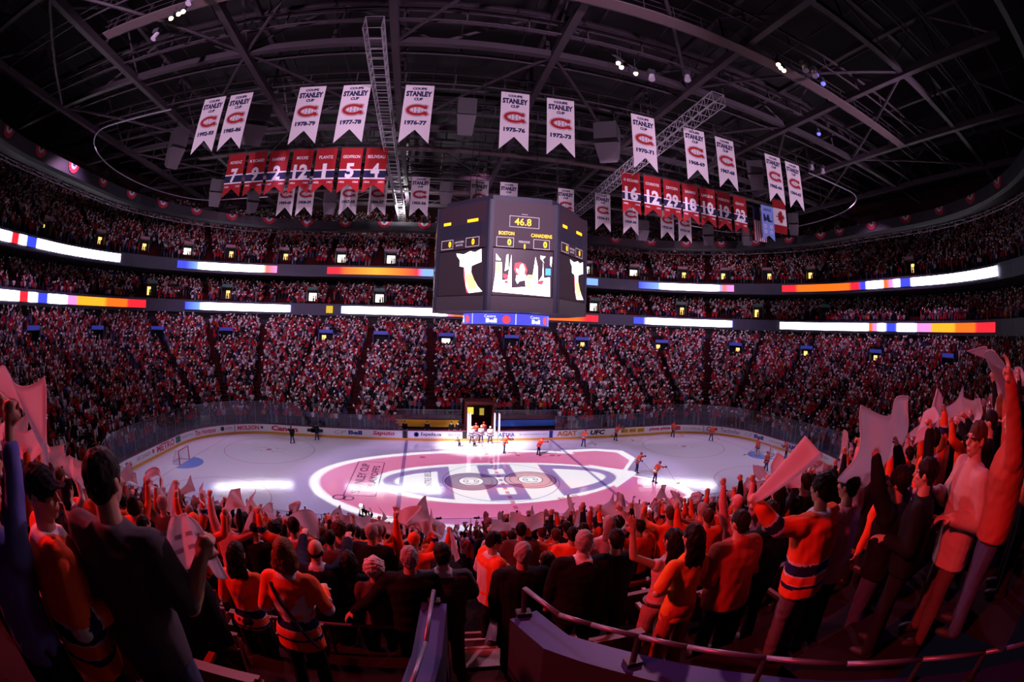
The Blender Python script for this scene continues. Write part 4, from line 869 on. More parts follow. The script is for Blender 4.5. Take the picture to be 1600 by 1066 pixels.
def mixc(fac, a, b):
    n = NN.new('ShaderNodeMix'); n.data_type = 'RGBA'; LL.new(fac, n.inputs['Factor'])
    for s, v in (('A', a), ('B', b)):
        if isinstance(v, tuple): n.inputs[s].default_value = (*v, 1)
        else: LL.new(v, n.inputs[s])
    return n.outputs['Result']
gW, gR, gB, gO = (1.0, .95, .93), (.66, .12, .27), (.27, .17, .42), (.16, .11, .24)
c = mixc(outer, gO, gW); c = mixc(red, c, gR); c = mixc(eye, c, gW); c = mixc(AND(blue, eye), c, gB); c = mixc(AND(wh, blue), c, gW)
c = mixc(less(MN('SQRT', MN('ADD', MN('POWER', GX, 2), MN('POWER', GY, 2))), 16.6, 1.2), (0, 0, 0), c); LL.new(c, em.inputs['Color'])
r2 = MN('DIVIDE', MN('ADD', MN('POWER', GX, 2), MN('POWER', GY, 2)), HP * HP)
LL.new(MN('MULTIPLY', MN('POWER', MN('ADD', r2, 1), 1.5), 1.0), em.inputs['Strength'])

for m_ in bpy.data.materials:
    if m_.use_nodes and m_.name in ('led_screen', 'portal_light', 'portal_light_white', 'portal_sign_blue', 'amber_led', 'scoreboard_white_line', 'video_orange', 'video_red', 'video_dark', 'video_blue', 'video_white', 'blue_display', 'display_white', 'scoreboard_screen_dark', 'lamp_warm', 'lamp_white'): m_.cycles.emission_sampling = 'NONE'
# ------------------------------------------------------------------ the packed stands: far spectators (too many to count) as crowd meshes
AX = (-22.3, -14.1, -5.2, 5.0, 14.0, 22.3)
def in_aisle(x, y, r, hw=.62):
    if abs(x) <= 22.6: return min(abs(x - a) for a in AX) < hw
    if abs(y) <= 4.45: return abs(y) < hw
    f = math.degrees(math.atan2(abs(x) - 22, abs(y) - 4.45)); d = min(abs(f - a) for a in (18, 36, 54, 72, 90))
    return math.radians(d) * r < hw
def blob(n, k, c, r):
    b = MB(); b.ball(c, r, 0, n, k); return b.v, b.f
def lod(kind, pose, rs):
    V, F, C = [], [], []
    def add(vs, fs, role): o = len(V); V.extend(vs); F.extend([tuple(i + o for i in f) for f in fs]); C.extend([role] * len(fs))
    big = kind == 'A'; n = 8 if big else 6
    prof = [(0.0, .14, .10), (.55, .15, .12), (.80, .17, .13), (.98, .165, .12), (1.12, .18, .12), (1.30, .215, .12), (1.42, .19, .10), (1.47, .06, .06)] if big else [(0, .14, .1), (.9, .165, .12), (1.28, .21, .12), (1.43, .12, .09)]
    vs = [(rx * math.cos(2 * math.pi * i / n), ry * math.sin(2 * math.pi * i / n), z) for z, rx, ry in prof for i in range(n)]
    m = len(prof); fs = [(j * n + i, j * n + (i + 1) % n, (j + 1) * n + (i + 1) % n, (j + 1) * n + i) for j in range(m - 1) for i in range(n)]
    o = len(V); V.extend(vs); F.extend(fs); C.extend([2 if j < (2 if big else 1) else 1 for j in range(m - 1) for i in range(n)])
    hv, hf = blob(8 if big else 6, 7 if big else 4, (0, .01, 1.60), (.082, .095, .12)); o = len(V); V.extend(hv)
    for f in hf:
        c = [sum(hv[i][k] for i in f) / len(f) for k in range(3)]; F.append(tuple(i + o for i in f)); C.append(3 if (c[2] > 1.64 or c[1] < -.02 and c[2] > 1.53) else 0)
    def arm(s, e, w, skin):
        b = MB(); k = 5 if big else 4; sh = (s * .2, 0, 1.38); b.tube(sh, e, .06, .048, k); add(b.v, b.f, 1); b = MB(); b.tube(e, w, .045, .035, k); add(b.v, b.f, skin)
        hv, hf = blob(5, 4, w, .05); add(hv, hf, 0)
    up = lambda s: ((s * (.30 + rs.uniform(-.04, .06)), .06 + rs.uniform(-.05, .1), 1.60), (s * (.24 + rs.uniform(-.1, .12)), .10 + rs.uniform(-.08, .12), 1.86 + rs.uniform(-.05, .08)))
    dn = lambda s: ((s * .26, .02, 1.12), (s * .2, .18, 1.0)); cl = lambda s: ((s * .27, .1, 1.15), (s * .06, .28, 1.28))
    for s in (-1, 1):
        u = {'up': True, 'R': s > 0, 'L': s < 0}.get(pose, False); e, w_ = up(s) if u else (cl(s) if pose == 'clap' else dn(s)); arm(s, e, w_, 0 if rs.random() < .5 else 1)
        if u and (pose != 'up' or s > 0):
            W, H = rs.uniform(.20, .36), rs.uniform(.16, .30); nx, ny = (5, 4) if big else (3, 2); a = rs.uniform(-1.2, 1.2); tv = []; an = rs.uniform(0, 6)
            for j in range(ny + 1):
                for i in range(nx + 1):
                    x, z = W * (i / nx - .2), -H * (j / ny) + .12 * math.sin(3 * i / nx + an); yy = .07 * math.sin(4 * (i / nx + j / ny) + an)
                    tv.append((w_[0] + x * math.cos(a) - z * math.sin(a) * .5, w_[1] + yy, w_[2] + .05 + z * math.cos(a) + x * math.sin(a)))
            add(tv, [(j * (nx + 1) + i, j * (nx + 1) + i + 1, (j + 1) * (nx + 1) + i + 1, (j + 1) * (nx + 1) + i) for j in range(ny) for i in range(nx)], 4)
    return np.array(V), F, np.array(C)
rs = random.Random(3)
LODS = {k: [lod(k, p, rs) for p in ('up', 'R', 'L', 'clap', 'dn', 'R', 'up', 'dn', 'L', 'R')] for k in 'AB'}
PAL_T = [((.42, .010, .025), 34), ((.012, .012, .02), 34), ((.60, .52, .62), 11), ((.16, .13, .17), 9), ((.05, .06, .2), 5), ((.38, .06, .08), 7), ((.30, .24, .26), 4), ((.6, .15, .04), 1)]
PAL_H = [((.02, .012, .01), 50), ((.07, .035, .02), 25), ((.3, .2, .12), 10), ((.4, .38, .38), 8), ((.6, .05, .05), 7)]
PAL_P = [((.02, .02, .03), 50), ((.05, .06, .12), 35), ((.2, .18, .16), 15)]
def pick(pal, rs): return rs.choices([p[0] for p in pal], [p[1] for p in pal])[0]
m_crowd = attr_mat('crowd_clothes', .9, 0, .04)
def crowd(name, people, label):
    """people: (x, y, z, angle, lod, scale)"""
    VV, LI, LS, LT, CC = [], [], [], [], []; nv = nl = 0
    for x, y, z, a, kind, k in people:
        V, F, C = rs.choice(LODS[kind]); c, s = math.cos(a) * k, math.sin(a) * k
        VV.append(np.stack([x + V[:, 0] * c - V[:, 1] * s, y + V[:, 0] * s + V[:, 1] * c, z + V[:, 2] * k], 1))
        key = id(F)
        if key not in _fl: li = np.array([i for f in F for i in f]); lt = np.array([len(f) for f in F]); _fl[key] = (li, lt)
        li, lt = _fl[key]; LI.append(li + nv); LT.append(lt)
        sk = rs.choice(((.42, .21, .16), (.36, .17, .13), (.30, .14, .10), (.12, .06, .04))); tw = rs.choice(((.85, .8, .85), (.85, .8, .85), (.75, .55, .6)))
        pal = np.array([(*sk, 1), (*pick(PAL_T, rs), 1), (*pick(PAL_P, rs), 1), (*pick(PAL_H, rs), 1), (*tw, 1)]); CC.append(pal[C])
        nv += len(V)
    VV = np.concatenate(VV); LI = np.concatenate(LI); LT = np.concatenate(LT); CC = np.concatenate(CC).astype(np.float32)
    me = bpy.data.meshes.new(name); me.vertices.add(len(VV)); me.vertices.foreach_set('co', VV.astype(np.float32).ravel())
    me.loops.add(len(LI)); me.loops.foreach_set('vertex_index', LI.astype(np.int32)); me.polygons.add(len(LT))
    ls = np.zeros(len(LT), np.int32); ls[1:] = np.cumsum(LT)[:-1]; me.polygons.foreach_set('loop_start', ls)
    at = me.attributes.new('col', 'FLOAT_COLOR', 'FACE'); at.data.foreach_set('color', CC.ravel()); me.materials.append(m_crowd); me.update(calc_edges=True)
    o = bpy.data.objects.new(name, me); COL.link(o); return tag(o, label, 'crowd', None, 'stuff')
_fl = {}
def vis(x, y):
    dx, dy = x - CAM.x, y - CAM.y; a = math.degrees(math.atan2(dx, dy)); return -68 < a < 94
NEAR = []      # seats close enough to be people of their own
def fill(name, s0, z0, run, rise, n, label, dens, near=False, pd=None):
    out = []
    for k in range(n):
        s = s0 + run * (k + .45); z = z0 + rise * k; r = 8.5 + s; P = perim(s); m = int(P / .54)
        for j in range(m):
            L = -P / 2 + (j + .5) * P / m + rs.uniform(-.07, .07); x, y, nx, ny = bp(L, s)
            if not vis(x, y) or in_aisle(x, y, r): continue
            if rs.random() > dens: continue
            if any((x - a) ** 2 + (y - b) ** 2 < h * h + .25 for a, b, h in PORT if abs(s_of(a, b) - s) < 1.5): continue
            d = math.hypot(x - CAM.x, y - CAM.y)
            a = math.atan2(-ny, -nx) - math.pi / 2 + rs.uniform(-.3, .3)
            # bodies face the ice: local +y points down the slope
            if near and y < -13 and d < 24:
                if in_poly(x, y, HOLE) or (d < 5.2): continue
                NEAR.append((d, x, y, z, a, k)); continue
            out.append((x, y, z, a, 'A' if d < 44 else 'B', rs.uniform(.93, 1.06)))
    if name is None: return out
    crowd(name, out, label); return out
lower = fill(None, 1.2, rowz(1), RUN, RISE, 27, '', .95, near=True)
NEAR.sort()
# ------------------------------------------------------------------ people built one by one
def voxel_mesh(name, mb, vox, smooth=3, adapt=0.0):
    me = mb.mesh(name + '_raw', []); o = bpy.data.objects.new('raw', me); COL.link(o)
    r = o.modifiers.new('r', 'REMESH'); r.mode = 'VOXEL'; r.voxel_size = vox; r.adaptivity = adapt; r.use_smooth_shade = True
    if smooth: s = o.modifiers.new('s', 'SMOOTH'); s.factor = .5; s.iterations = smooth
    bpy.context.view_layer.update()
    out = bpy.data.meshes.new_from_object(o.evaluated_get(bpy.context.evaluated_depsgraph_get())); out.name = name
    bpy.data.objects.remove(o); bpy.data.meshes.remove(me); return out
def ellipsoid(mb, c, r, M=None, n=14, k=9):
    b = MB(); b.ball((0, 0, 0), r, 0, n, k); vs = [(M @ Vector(v) if M is not None else Vector(v)) + Vector(c) for v in b.v]; mb.add(vs, b.f)
def cap(mb, a, b, r0, r1, n=12):
    a, b = Vector(a), Vector(b); mb.tube(a, b, r0, r1, n); mb.ball(a, r0, 0, n, 6); mb.ball(b, r1, 0, n, 6)
def loft(mb, rings, n=20):
    """rings: (centre, rx, ry, M) closed tube"""
    vs = []
    for c, rx, ry, M in rings: vs += [Vector(c) + M @ Vector((rx * math.cos(2 * math.pi * i / n), ry * math.sin(2 * math.pi * i / n), 0)) for i in range(n)]
    m = len(rings); mb.add(vs, [(j * n + i, j * n + (i + 1) % n, (j + 1) * n + (i + 1) % n, (j + 1) * n + i) for j in range(m - 1) for i in range(n)] + [tuple(range(n - 1, -1, -1)), tuple(range((m - 1) * n, m * n))])
def hand(mb, W, f, nrm, side, grip, thick=.0092):
    f = Vector(f).normalized(); nrm = (Vector(nrm) - f * f.dot(Vector(nrm))).normalized(); l = f.cross(nrm) * side
    M = Matrix((l, f, nrm)).transposed(); ellipsoid(mb, W + f * .048, (.042, .056, .019), M, 12, 7); cap(mb, W - f * .01, W + f * .03, .027, .03, 10)
    for i, (q, ln) in enumerate(((-.031, .88), (-.0105, 1.0), (.0105, .95), (.031, .78))):
        b = W + f * (.088 - .006 * abs(q) / .03) + l * q; a = .0 if grip == 'open' else 1
        if grip == 'open': d1, d2, d3 = f + l * q * 4 + nrm * .12, f + l * q * 4 + nrm * .3, f + l * q * 3 + nrm * .5
        elif grip == 'relaxed': d1, d2, d3 = f + nrm * .35, f * .8 + nrm * .7, f * .5 + nrm
        else: d1, d2, d3 = f * .35 + nrm, -f * .75 + nrm * .5, -f - nrm * .35
        for d, L, t in ((d1, .040, 1), (d2, .028, .93), (d3, .021, .86)):
            e = b + d.normalized() * L * ln; cap(mb, b, e, thick * t, thick * t * .95, 7); b = e
    t0 = W + f * .02 - l * .034; t1 = t0 + (f * .6 - l * .6 + nrm * .45).normalized() * .035; t2 = t1 + ((f + nrm * .3) if grip == 'open' else (f * .4 + l * .9 + nrm * .6)).normalized() * .032; t3 = t2 + ((f + nrm * .2) if grip == 'open' else (l + nrm * .1)).normalized() * .024
    cap(mb, t0, t1, thick * 1.5, thick * 1.2, 7); cap(mb, t1, t2, thick * 1.2, thick * 1.05, 7); cap(mb, t2, t3, thick * 1.05, thick * .9, 7)
ARM = dict(down=((.22, .05, -1), (.05, .25, -1)), bent=((.3, -.1, -1), (-.25, 1, .1)), clap=((.25, .35, -1), (-.75, .8, .55)), up=((.45, .12, 1), (-.1, .1, 1)), high=((.2, .1, 1), (.05, .1, 1)), wave=((.9, .15, .45), (.1, .2, 1)),
           wavein=((.75, .2, .7), (-.7, .2, .9)), out=((1, .1, .05), (.6, .5, .5)), hip=((.75, -.2, -1), (-.75, .3, -.25)), phone=((.35, .75, .15), (-.3, .7, .8)), elbow=((.55, .15, -.85), (.35, .35, 1)), fwd=((.2, .9, .15), (0, .9, .45)), cross=((.3, .2, -1), (-1, .55, .1)), raise_=((.15, .6, 1), (0, .2, 1)), rest=((.45, .0, -1), (.65, .5, -.45)))
def skeleton(sp):
    g, h = sp.get('g', 1.0), sp.get('h', 1.0); fem = sp.get('fem', False)
    lean = Vector((sp.get('lx', 0), sp.get('ly', .03), 1)).normalized(); P = Vector((0, 0, .95)); q = Vector((0, 0, 1)).rotation_difference(lean).to_matrix()
    tw = Matrix.Rotation(sp.get('tw', 0), 3, 'Z'); T = q @ tw; up = T @ Vector((0, 0, 1))
    N = P + up * .53; hd = Matrix.Rotation(sp.get('hy', 0), 3, 'Z') @ Matrix.Rotation(sp.get('hp', 0), 3, 'X'); Hc = N + (up * .6 + Vector((0, .12, .5))).normalized() * .165
    sw = (.165 if fem else .19) * (1 + (g - 1) * .5); S, E, W, F = {}, {}, {}, {}
    for s, k in ((-1, 'L'), (1, 'R')):
        S[k] = P + T @ Vector((s * sw, 0, .455)); a, b = ARM[sp.get(k, 'down')] if isinstance(sp.get(k, 'down'), str) else sp[k]
        a = (T @ Vector((a[0] * s, a[1], a[2]))).normalized(); b = (T @ Vector((b[0] * s, b[1], b[2]))).normalized(); E[k] = S[k] + a * .285; W[k] = E[k] + b * .25; F[k] = b
    return dict(P=P, T=T, up=up, N=N, H=Hc, hd=hd, S=S, E=E, W=W, F=F, g=g, fem=fem)
def noise3(V, f, seed):
    r = np.random.RandomState(seed); o = np.zeros(len(V))
    for _ in range(5): k = r.normal(size=3) * f; o += np.sin(V @ k + r.uniform(0, 6))
    return o / 2.5
def wrinkle(me, amp, f, seed, mask=None):
    n = len(me.vertices); V = np.empty(n * 3, np.float32); me.vertices.foreach_get('co', V); V = V.reshape(-1, 3); Nn = np.empty(n * 3, np.float32); me.vertices.foreach_get('normal', Nn); Nn = Nn.reshape(-1, 3)
    V += Nn * (amp * (noise3(V * (1, 1, .55), f, seed) + .5 * noise3(V, f * 2.1, seed + 1)))[:, None]; me.vertices.foreach_set('co', V.ravel()); me.update()
def face_centres(me):
    n = len(me.polygons); C = np.empty(n * 3, np.float32); me.polygons.foreach_get('center', C); return C.reshape(-1, 3)
def seg_t(C, a, b):
    a, b = np.array(a), np.array(b); d = b - a; t = np.clip(((C - a) @ d) / (d @ d), 0, 1); return t, np.linalg.norm(C - (a + t[:, None] * d), axis=1)
m_skin = mat('skin', (.56, .30, .22), .5); m_skin2 = mat('skin_tan', (.42, .22, .15), .5); m_eye = mat('eye_dark', (.02, .012, .01), .3); m_lip = mat('lips', (.40, .12, .11), .45)
def body_parts(sp, vox=.02, seed=1):
    K = skeleton(sp); P, T, up, N, H, hd, g = K['P'], K['T'], K['up'], K['N'], K['H'], K['hd'], K['g']; out = {}; hero = vox < .015
    sl = sp.get('sleeve', 'long'); thick = .0092 if hero else .0125
    # --- body: head, neck, arms, hands and the covered core in one surface
    mb = MB(); hf = lambda v: H + hd @ Vector(v)
    ellipsoid(mb, H + hd @ Vector((0, -.008, .018)), (.077, .098, .102), hd, 18, 12); ellipsoid(mb, hf((0, .022, -.04)), (.060, .070, .078), hd, 16, 10); ellipsoid(mb, hf((0, .055, -.092)), (.028, .026, .022), hd)
    if hero:
        cap(mb, hf((0, .090, .018)), hf((0, .112, -.022)), .009, .013, 8); ellipsoid(mb, hf((0, .082, .038)), (.05, .018, .012), hd)
        ellipsoid(mb, hf((0, .088, -.058)), (.024, .012, .006), hd); ellipsoid(mb, hf((0, .086, -.068)), (.02, .012, .006), hd)
        for s in (-1, 1): ellipsoid(mb, hf((s * .040, .066, -.02)), (.022, .022, .02), hd); ellipsoid(mb, hf((s * .030, .083, .018)), (.014, .009, .008), hd)
    for s in (-1, 1): ellipsoid(mb, hf((s * .079, -.005, -.005)), (.011, .02, .032), hd, 8, 6)
    cap(mb, N - up * .05, H - Vector((0, .015, .05)), .060 * g ** .5, .054, 14)
    mb.tube(P, N - up * .02, .10, .08, 12); cap(mb, K['S']['L'], K['S']['R'], .052, .052)
    for k, s in (('L', -1), ('R', 1)):
        th = (.85 if K['fem'] else 1) * (1 + (g - 1) * .4); cap(mb, K['S'][k], K['E'][k], .056 * th, .044 * th, 12); m_ = K['E'][k].lerp(K['W'][k], .3); cap(mb, K['E'][k], m_, .043 * th, .045 * th, 12); cap(mb, m_, K['W'][k], .045 * th, .028 * th, 12)
        f = K['F'][k]; nr = T @ Vector((-s * .3, 1, 0)) if abs(f.z) > .6 else Vector((0, 0, -1)); hand(mb, K['W'][k], f, nr, s, sp.get('grip' + k, 'relaxed'), thick)
    body = voxel_mesh('person', mb, vox, 2); mats = [sp.get('skin', m_skin), m_eye, m_lip]
    for m in mats: body.materials.append(m)
    if hero:
        C = face_centres(body); mi = np.zeros(len(C), np.int32)
        for s in (-1, 1): e = np.array(hf((s * .030, .090, .018))); d = (C - e) @ np.array(hd); mi[(np.abs(d[:, 0]) < .015) & (np.abs(d[:, 2]) < .006) & (np.abs(d[:, 1]) < .02)] = 1; e2 = np.array(hf((s * .031, .09, .042))); d = (C - e2) @ np.array(hd); mi[(np.abs(d[:, 0]) < .02) & (np.abs(d[:, 2]) < .004) & (np.abs(d[:, 1]) < .03)] = 1
        e = np.array(hf((0, .095, -.062))); d = (C - e) @ np.array(hd); mi[(np.abs(d[:, 0]) < .024) & (np.abs(d[:, 2]) < .009) & (np.abs(d[:, 1]) < .02)] = 2
        body.polygons.foreach_set('material_index', mi)
    out['body'] = body
    # --- hair
    st = sp.get('hair', 'short'); mb = MB()
    if st == 'bald':
        ellipsoid(mb, hf((0, -.05, -.02)), (.078, .055, .045), hd)
        for s in (-1, 1): ellipsoid(mb, hf((s * .066, -.02, .0)), (.02, .05, .03), hd)
    else:
        ellipsoid(mb, hf((0, -.014, .034)), (.085, .104, .105), hd, 18, 12); ellipsoid(mb, hf((0, -.055, -.02)), (.070, .050, .065), hd)
        if st == 'long': ellipsoid(mb, hf((0, -.05, -.02)), (.100, .075, .13), hd); ellipsoid(mb, hf((0, -.075, -.17)), (.115, .050, .20), hd); ellipsoid(mb, hf((.02, -.085, -.30)), (.085, .04, .12), hd)
        if st == 'bob': ellipsoid(mb, hf((0, -.030, -.035)), (.112, .092, .125), hd); ellipsoid(mb, hf((0, -.04, -.09)), (.118, .085, .07), hd)
        if st == 'curly': ellipsoid(mb, hf((0, -.03, .03)), (.12, .12, .125), hd)
        if st == 'bushy': ellipsoid(mb, hf((0, -.02, .045)), (.10, .112, .11), hd)
        if st == 'bun': ellipsoid(mb, hf((0, -.11, .05)), (.045, .045, .045), hd)
        if st == 'cap': mb = MB(); ellipsoid(mb, hf((0, -.005, .042)), (.088, .107, .095), hd, 18, 12); ellipsoid(mb, hf((0, .11, .045)), (.065, .06, .008), hd)
    hm = voxel_mesh('hair', mb, max(vox * .9, .008), 2); wrinkle(hm, .004 if st != 'curly' else .012, 90 if hero else 60, seed + 5); hm.materials.append(sp.get('hairm') or m_hair_dark); out['hair' if st != 'cap' else 'cap'] = hm
    # --- top
    mb = MB(); lo = sp.get('loose', 1.0); g2 = g * lo; fe = K['fem']; R_ = lambda z, x, y, c=0: (P + T @ Vector((0, c, z)), x * g2, y * g2, T)
    hem = sp.get('hem', -.10)
    if fe: loft(mb, [R_(hem, .172, .125), R_(-.02, .168, .125), R_(.10, .140, .105), R_(.22, .142, .108), R_(.34, .168, .122, .008), R_(.44, .165, .100), R_(.50, .11, .075), R_(.535, .066, .062)])
    else: loft(mb, [R_(hem, .178, .130), R_(-.02, .178, .132), R_(.10, .172, .128), R_(.22, .182, .128), R_(.34, .205, .132, .008), R_(.43, .208, .115), R_(.495, .135, .085), R_(.535, .074, .068)])
    for k, s in (('L', -1), ('R', 1)):
        S_, E_, W_ = K['S'][k], K['E'][k], K['W'][k]; q = (.84 if fe else 1) * lo * (1 + (g - 1) * .4); cap(mb, P + T @ Vector((s * .09, 0, .43)), S_, .085 * q, .076 * q)
        if sl == 'none': pass
        elif sl == 'short': cap(mb, S_, S_.lerp(E_, .82), .076 * q, .074 * q)
        else:
            cap(mb, S_, E_, .076 * q, .062 * q); fr = .62 if sl == 'mid' else .95; cap(mb, E_, E_.lerp(W_, fr), .062 * q, (.052 if sl == 'mid' else .044) * q)
    if sp.get('hood'): ellipsoid(mb, N + up * .0 - Vector((0, .075, 0)), (.11, .06, .07))
    if sp.get('collar'): cap(mb, N + Vector((0, -.0, .0)) - up * .01, N + up * .035, .073, .066)
    tm = voxel_mesh('top', mb, vox * 1.5 if hero else vox * 1.4, 3); wrinkle(tm, .0055 if hero else .004, 17, seed)
    C = face_centres(tm); mi = np.zeros(len(C), np.int32); pat = sp.get('pattern')
    loc = (C - np.array(P)) @ np.array(T); armd = np.full(len(C), 9.0); armt = np.zeros(len(C))
    for k in 'LR':
        for a, b, o_ in ((K['S'][k], K['E'][k], 0), (K['E'][k], K['W'][k], 1)):
            t, d = seg_t(C, a, b); w_ = (d < armd); armt = np.where(w_, t + o_, armt); armd = np.where(w_, d, armd)
    isarm = (armd < .085) & ((np.abs(loc[:, 0]) > .2 * g2) | (armt > .35))
    if pat == 'jersey':
        z = loc[:, 2]; tor = ~isarm; mi[tor & (z > .02) & (z < .15)] = 1; mi[tor & (z > .04) & (z < .13)] = 2; mi[tor & (z > -.085) & (z < -.055)] = 2; mi[tor & (z > -.055) & (z < -.045)] = 1
        mi[isarm & (armt > .95) & (armt < 1.42)] = 1; mi[isarm & (armt > 1.02) & (armt < 1.35)] = 2; mi[tor & (z > .505) & (np.abs(loc[:, 0]) < .08)] = 1
    if pat == 'white_jersey': z = loc[:, 2]; tor = ~isarm; mi[tor & (z < .38) & (loc[:, 0] < .12)] = 1; mi[isarm & (armt > .1)] = 0; mi[tor & (z < .02) & (z > -.03)] = 0; mi[tor & (z > .5) & (np.abs(loc[:, 0]) < .08)] = 1; mi[isarm & (armt > .4)] = 1
    if pat == 'stripes': mi[(loc[:, 2] * 30).astype(int) % 2 == 0] = 1
    if pat == 'collar': mi[(loc[:, 2] > .50) & (np.abs(loc[:, 0]) < .082) & (np.abs(loc[:, 1]) < .1)] = 1
    for m in sp.get('topm', [m_t_black]): tm.materials.append(m)
    tm.polygons.foreach_set('material_index', np.minimum(mi, len(tm.materials) - 1)); out[sp.get('topname', 'shirt')] = tm; K['topmesh'] = tm
    # --- trousers and shoes
    mb = MB(); ellipsoid(mb, P + Vector((0, -.01, -.02)), (.170 * g, .128 * g, .13)); fl = sp.get('flare', 1)
    st_ = sp.get('stance', .12); ank = {}
    for s in (-1, 1):
        kn = Vector((s * (.10 + st_ * .1), .02, .50)); an = Vector((s * st_, -.01, .09)); ank[s] = an
        cap(mb, Vector((s * .088, 0, .88)), kn, .098 * g, .070 * g); cap(mb, kn, an, .068 * g, .062 * fl * g)
    pm = voxel_mesh('trousers', mb, vox * 1.6, 2); wrinkle(pm, .005, 15, seed + 9); pm.materials.append(sp.get('legm') or m_p_dark); out['trousers'] = pm
    for s, nm in ((-1, 'shoe'), (1, 'shoe.001')):
        mb = MB(); ellipsoid(mb, ank[s] + Vector((0, .06, -.045)), (.048, .135, .048)); ellipsoid(mb, ank[s] + Vector((0, -.02, -.03)), (.045, .06, .06)); out[nm] = mb.mesh('shoe', [m_shoe], True)
    return out, K
m_hair_dark = mat('hair_dark', (.012, .008, .008), .5); m_hair_brown = mat('hair_brown', (.07, .03, .015), .5); m_hair_grey = mat('hair_grey', (.36, .33, .33), .6); m_hair_white = mat('hair_white', (.62, .58, .58), .6); m_hair_red = mat('hair_auburn', (.16, .05, .02), .5)
m_t_black = mat('top_black', (.010, .010, .013), .85); m_t_grey = mat('top_grey', (.085, .075, .09), .85); m_t_navy = mat('top_navy', (.015, .018, .045), .85); m_t_white = mat('top_white', (.66, .60, .64), .85)
m_t_red = mat('jersey_red', (.85, .10, .03), .8); m_t_jw = mat('jersey_white', (.66, .60, .64), .8); m_t_jn = mat('jersey_navy', (.015, .018, .09), .8); m_t_rust = mat('top_rust', (.42, .06, .04), .85); m_t_orange = mat('top_orange', (.80, .20, .03), .8); m_t_tan = mat('jacket_tan', (.52, .34, .30), .85); m_t_blue = mat('shirt_blue', (.14, .16, .50), .8); m_t_brown = mat('top_brown', (.12, .06, .06), .85); m_t_pink = mat('shirt_pink', (.75, .30, .33), .8)
m_p_dark = mat('trousers_dark', (.014, .012, .016), .85); m_p_jean = mat('jeans_blue', (.06, .07, .14), .85); m_p_grey = mat('trousers_grey', (.12, .11, .14), .85); m_p_khaki = mat('trousers_light', (.45, .28, .27), .85); m_shoe = mat('shoes', (.02, .016, .016), .6)
def place(parts, loc, rz, scale, label, group=None, name='person', cat='person', over={}):
    body = parts['body']; o = link_mesh(name, body, None, loc, rz, label=label, category=cat, group=group); o.scale = (scale,) * 3
    for k, me in parts.items():
        if k == 'body': continue
        c = link_mesh(k.split('.')[0], me, o)
        if k in over:
            for i, m in enumerate(over[k]): c.material_slots[i].link = 'OBJECT'; c.material_slots[i].material = m
    return o
for m_ in bpy.data.materials:
    if m_.name.startswith(('top_', 'jersey', 'trousers', 'jeans', 'shirt', 'jacket', 'hair')): m_.node_tree.nodes['Principled BSDF'].inputs['Specular IOR Level'].default_value = .12
# ---- towels
m_towel = mat('towel', (.86, .72, .78), .9, noise=.05, nscale=12); m_towelr = mat('towel_print', (.50, .34, .44), .9)
for m_ in (m_towel, m_towelr):
    N = m_.node_tree.nodes; L_ = m_.node_tree.links; b = N['Principled BSDF']; tr = N.new('ShaderNodeBsdfTranslucent'); tr.inputs[0].default_value = (.86, .72, .78, 1) if m_ is m_towel else (.50, .34, .44, 1)
    mx = N.new('ShaderNodeMixShader'); mx.inputs[0].default_value = .6; L_.new(b.outputs[0], mx.inputs[1]); L_.new(tr.outputs[0], mx.inputs[2]); L_.new(mx.outputs[0], N['Material Output'].inputs[0])
def towel_mesh(kind, seed, W=.62, H=.42, print_=False):
    r = random.Random(seed); nx, ny = 16, 12; V = []; p1, p2 = r.uniform(0, 6), r.uniform(0, 6)
    for j in range(ny + 1):
        for i in range(nx + 1):
            u, v = i / nx, j / ny
            if kind == 'hang': x, z, y = (u - .5) * W * (.25 + .75 * v ** .6), -v * H * 1.3, .05 * math.sin(u * 9 + p1) * (.4 + v)
            elif kind == 'fly': x, z, y = u * W * 1.1, (v - .5) * H * (.3 + u) + .10 * math.sin(u * 4 + p1), .09 * math.sin(u * 7 + v * 3 + p2) * u
            elif kind == 'arc': a = u * 2.2; x, z, y = math.sin(a) * W * .5, .25 * (1 - math.cos(a)) * -1 + (v - .5) * H * .6 + .28 * math.sin(a), .08 * math.sin(v * 5 + p1)
            else: x, z, y = (u - .5) * W * 1.5, (.5 - v) * H * 1.2 + .05 * math.sin(u * 6 + p1), .06 * math.sin(u * 8 + p2) + .05 * math.cos(v * 6)
            V.append((x, y, z))
    F = [(j * (nx + 1) + i, j * (nx + 1) + i + 1, (j + 1) * (nx + 1) + i + 1, (j + 1) * (nx + 1) + i) for j in range(ny) for i in range(nx)]; n = len(V)
    V2 = [(x, y + .006, z) for x, y, z in V]; F2 = [tuple(k + n for k in f[::-1]) for f in F]
    ed = [i for i in range(nx + 1)] + [(j) * (nx + 1) + nx for j in range(1, ny + 1)] + [ny * (nx + 1) + i for i in range(nx - 1, -1, -1)] + [j * (nx + 1) for j in range(ny - 1, 0, -1)]
    F3 = [(ed[i], ed[(i + 1) % len(ed)], ed[(i + 1) % len(ed)] + n, ed[i] + n) for i in range(len(ed))]
    me = bpy.data.meshes.new('rally_towel'); me.from_pydata(V + V2, [], F + F2 + F3); me.materials.append(m_towel); me.materials.append(m_towelr)
    mi = [0] * (len(F) * 2 + len(F3))
    if print_:
        for j in range(4, 8):
            for i in range(4, 12):
                if j in (4, 7) and i % 3: mi[j * nx + i] = 1; mi[len(F) + j * nx + i] = 1
    me.polygons.foreach_set('material_index', mi); me.polygons.foreach_set('use_smooth', [True] * len(mi)); me.update(); return me
TW = [towel_mesh('hang', 1), towel_mesh('fly', 2), towel_mesh('arc', 3), towel_mesh('flat', 4), towel_mesh('fly', 5), towel_mesh('hang', 6, .5, .5)]
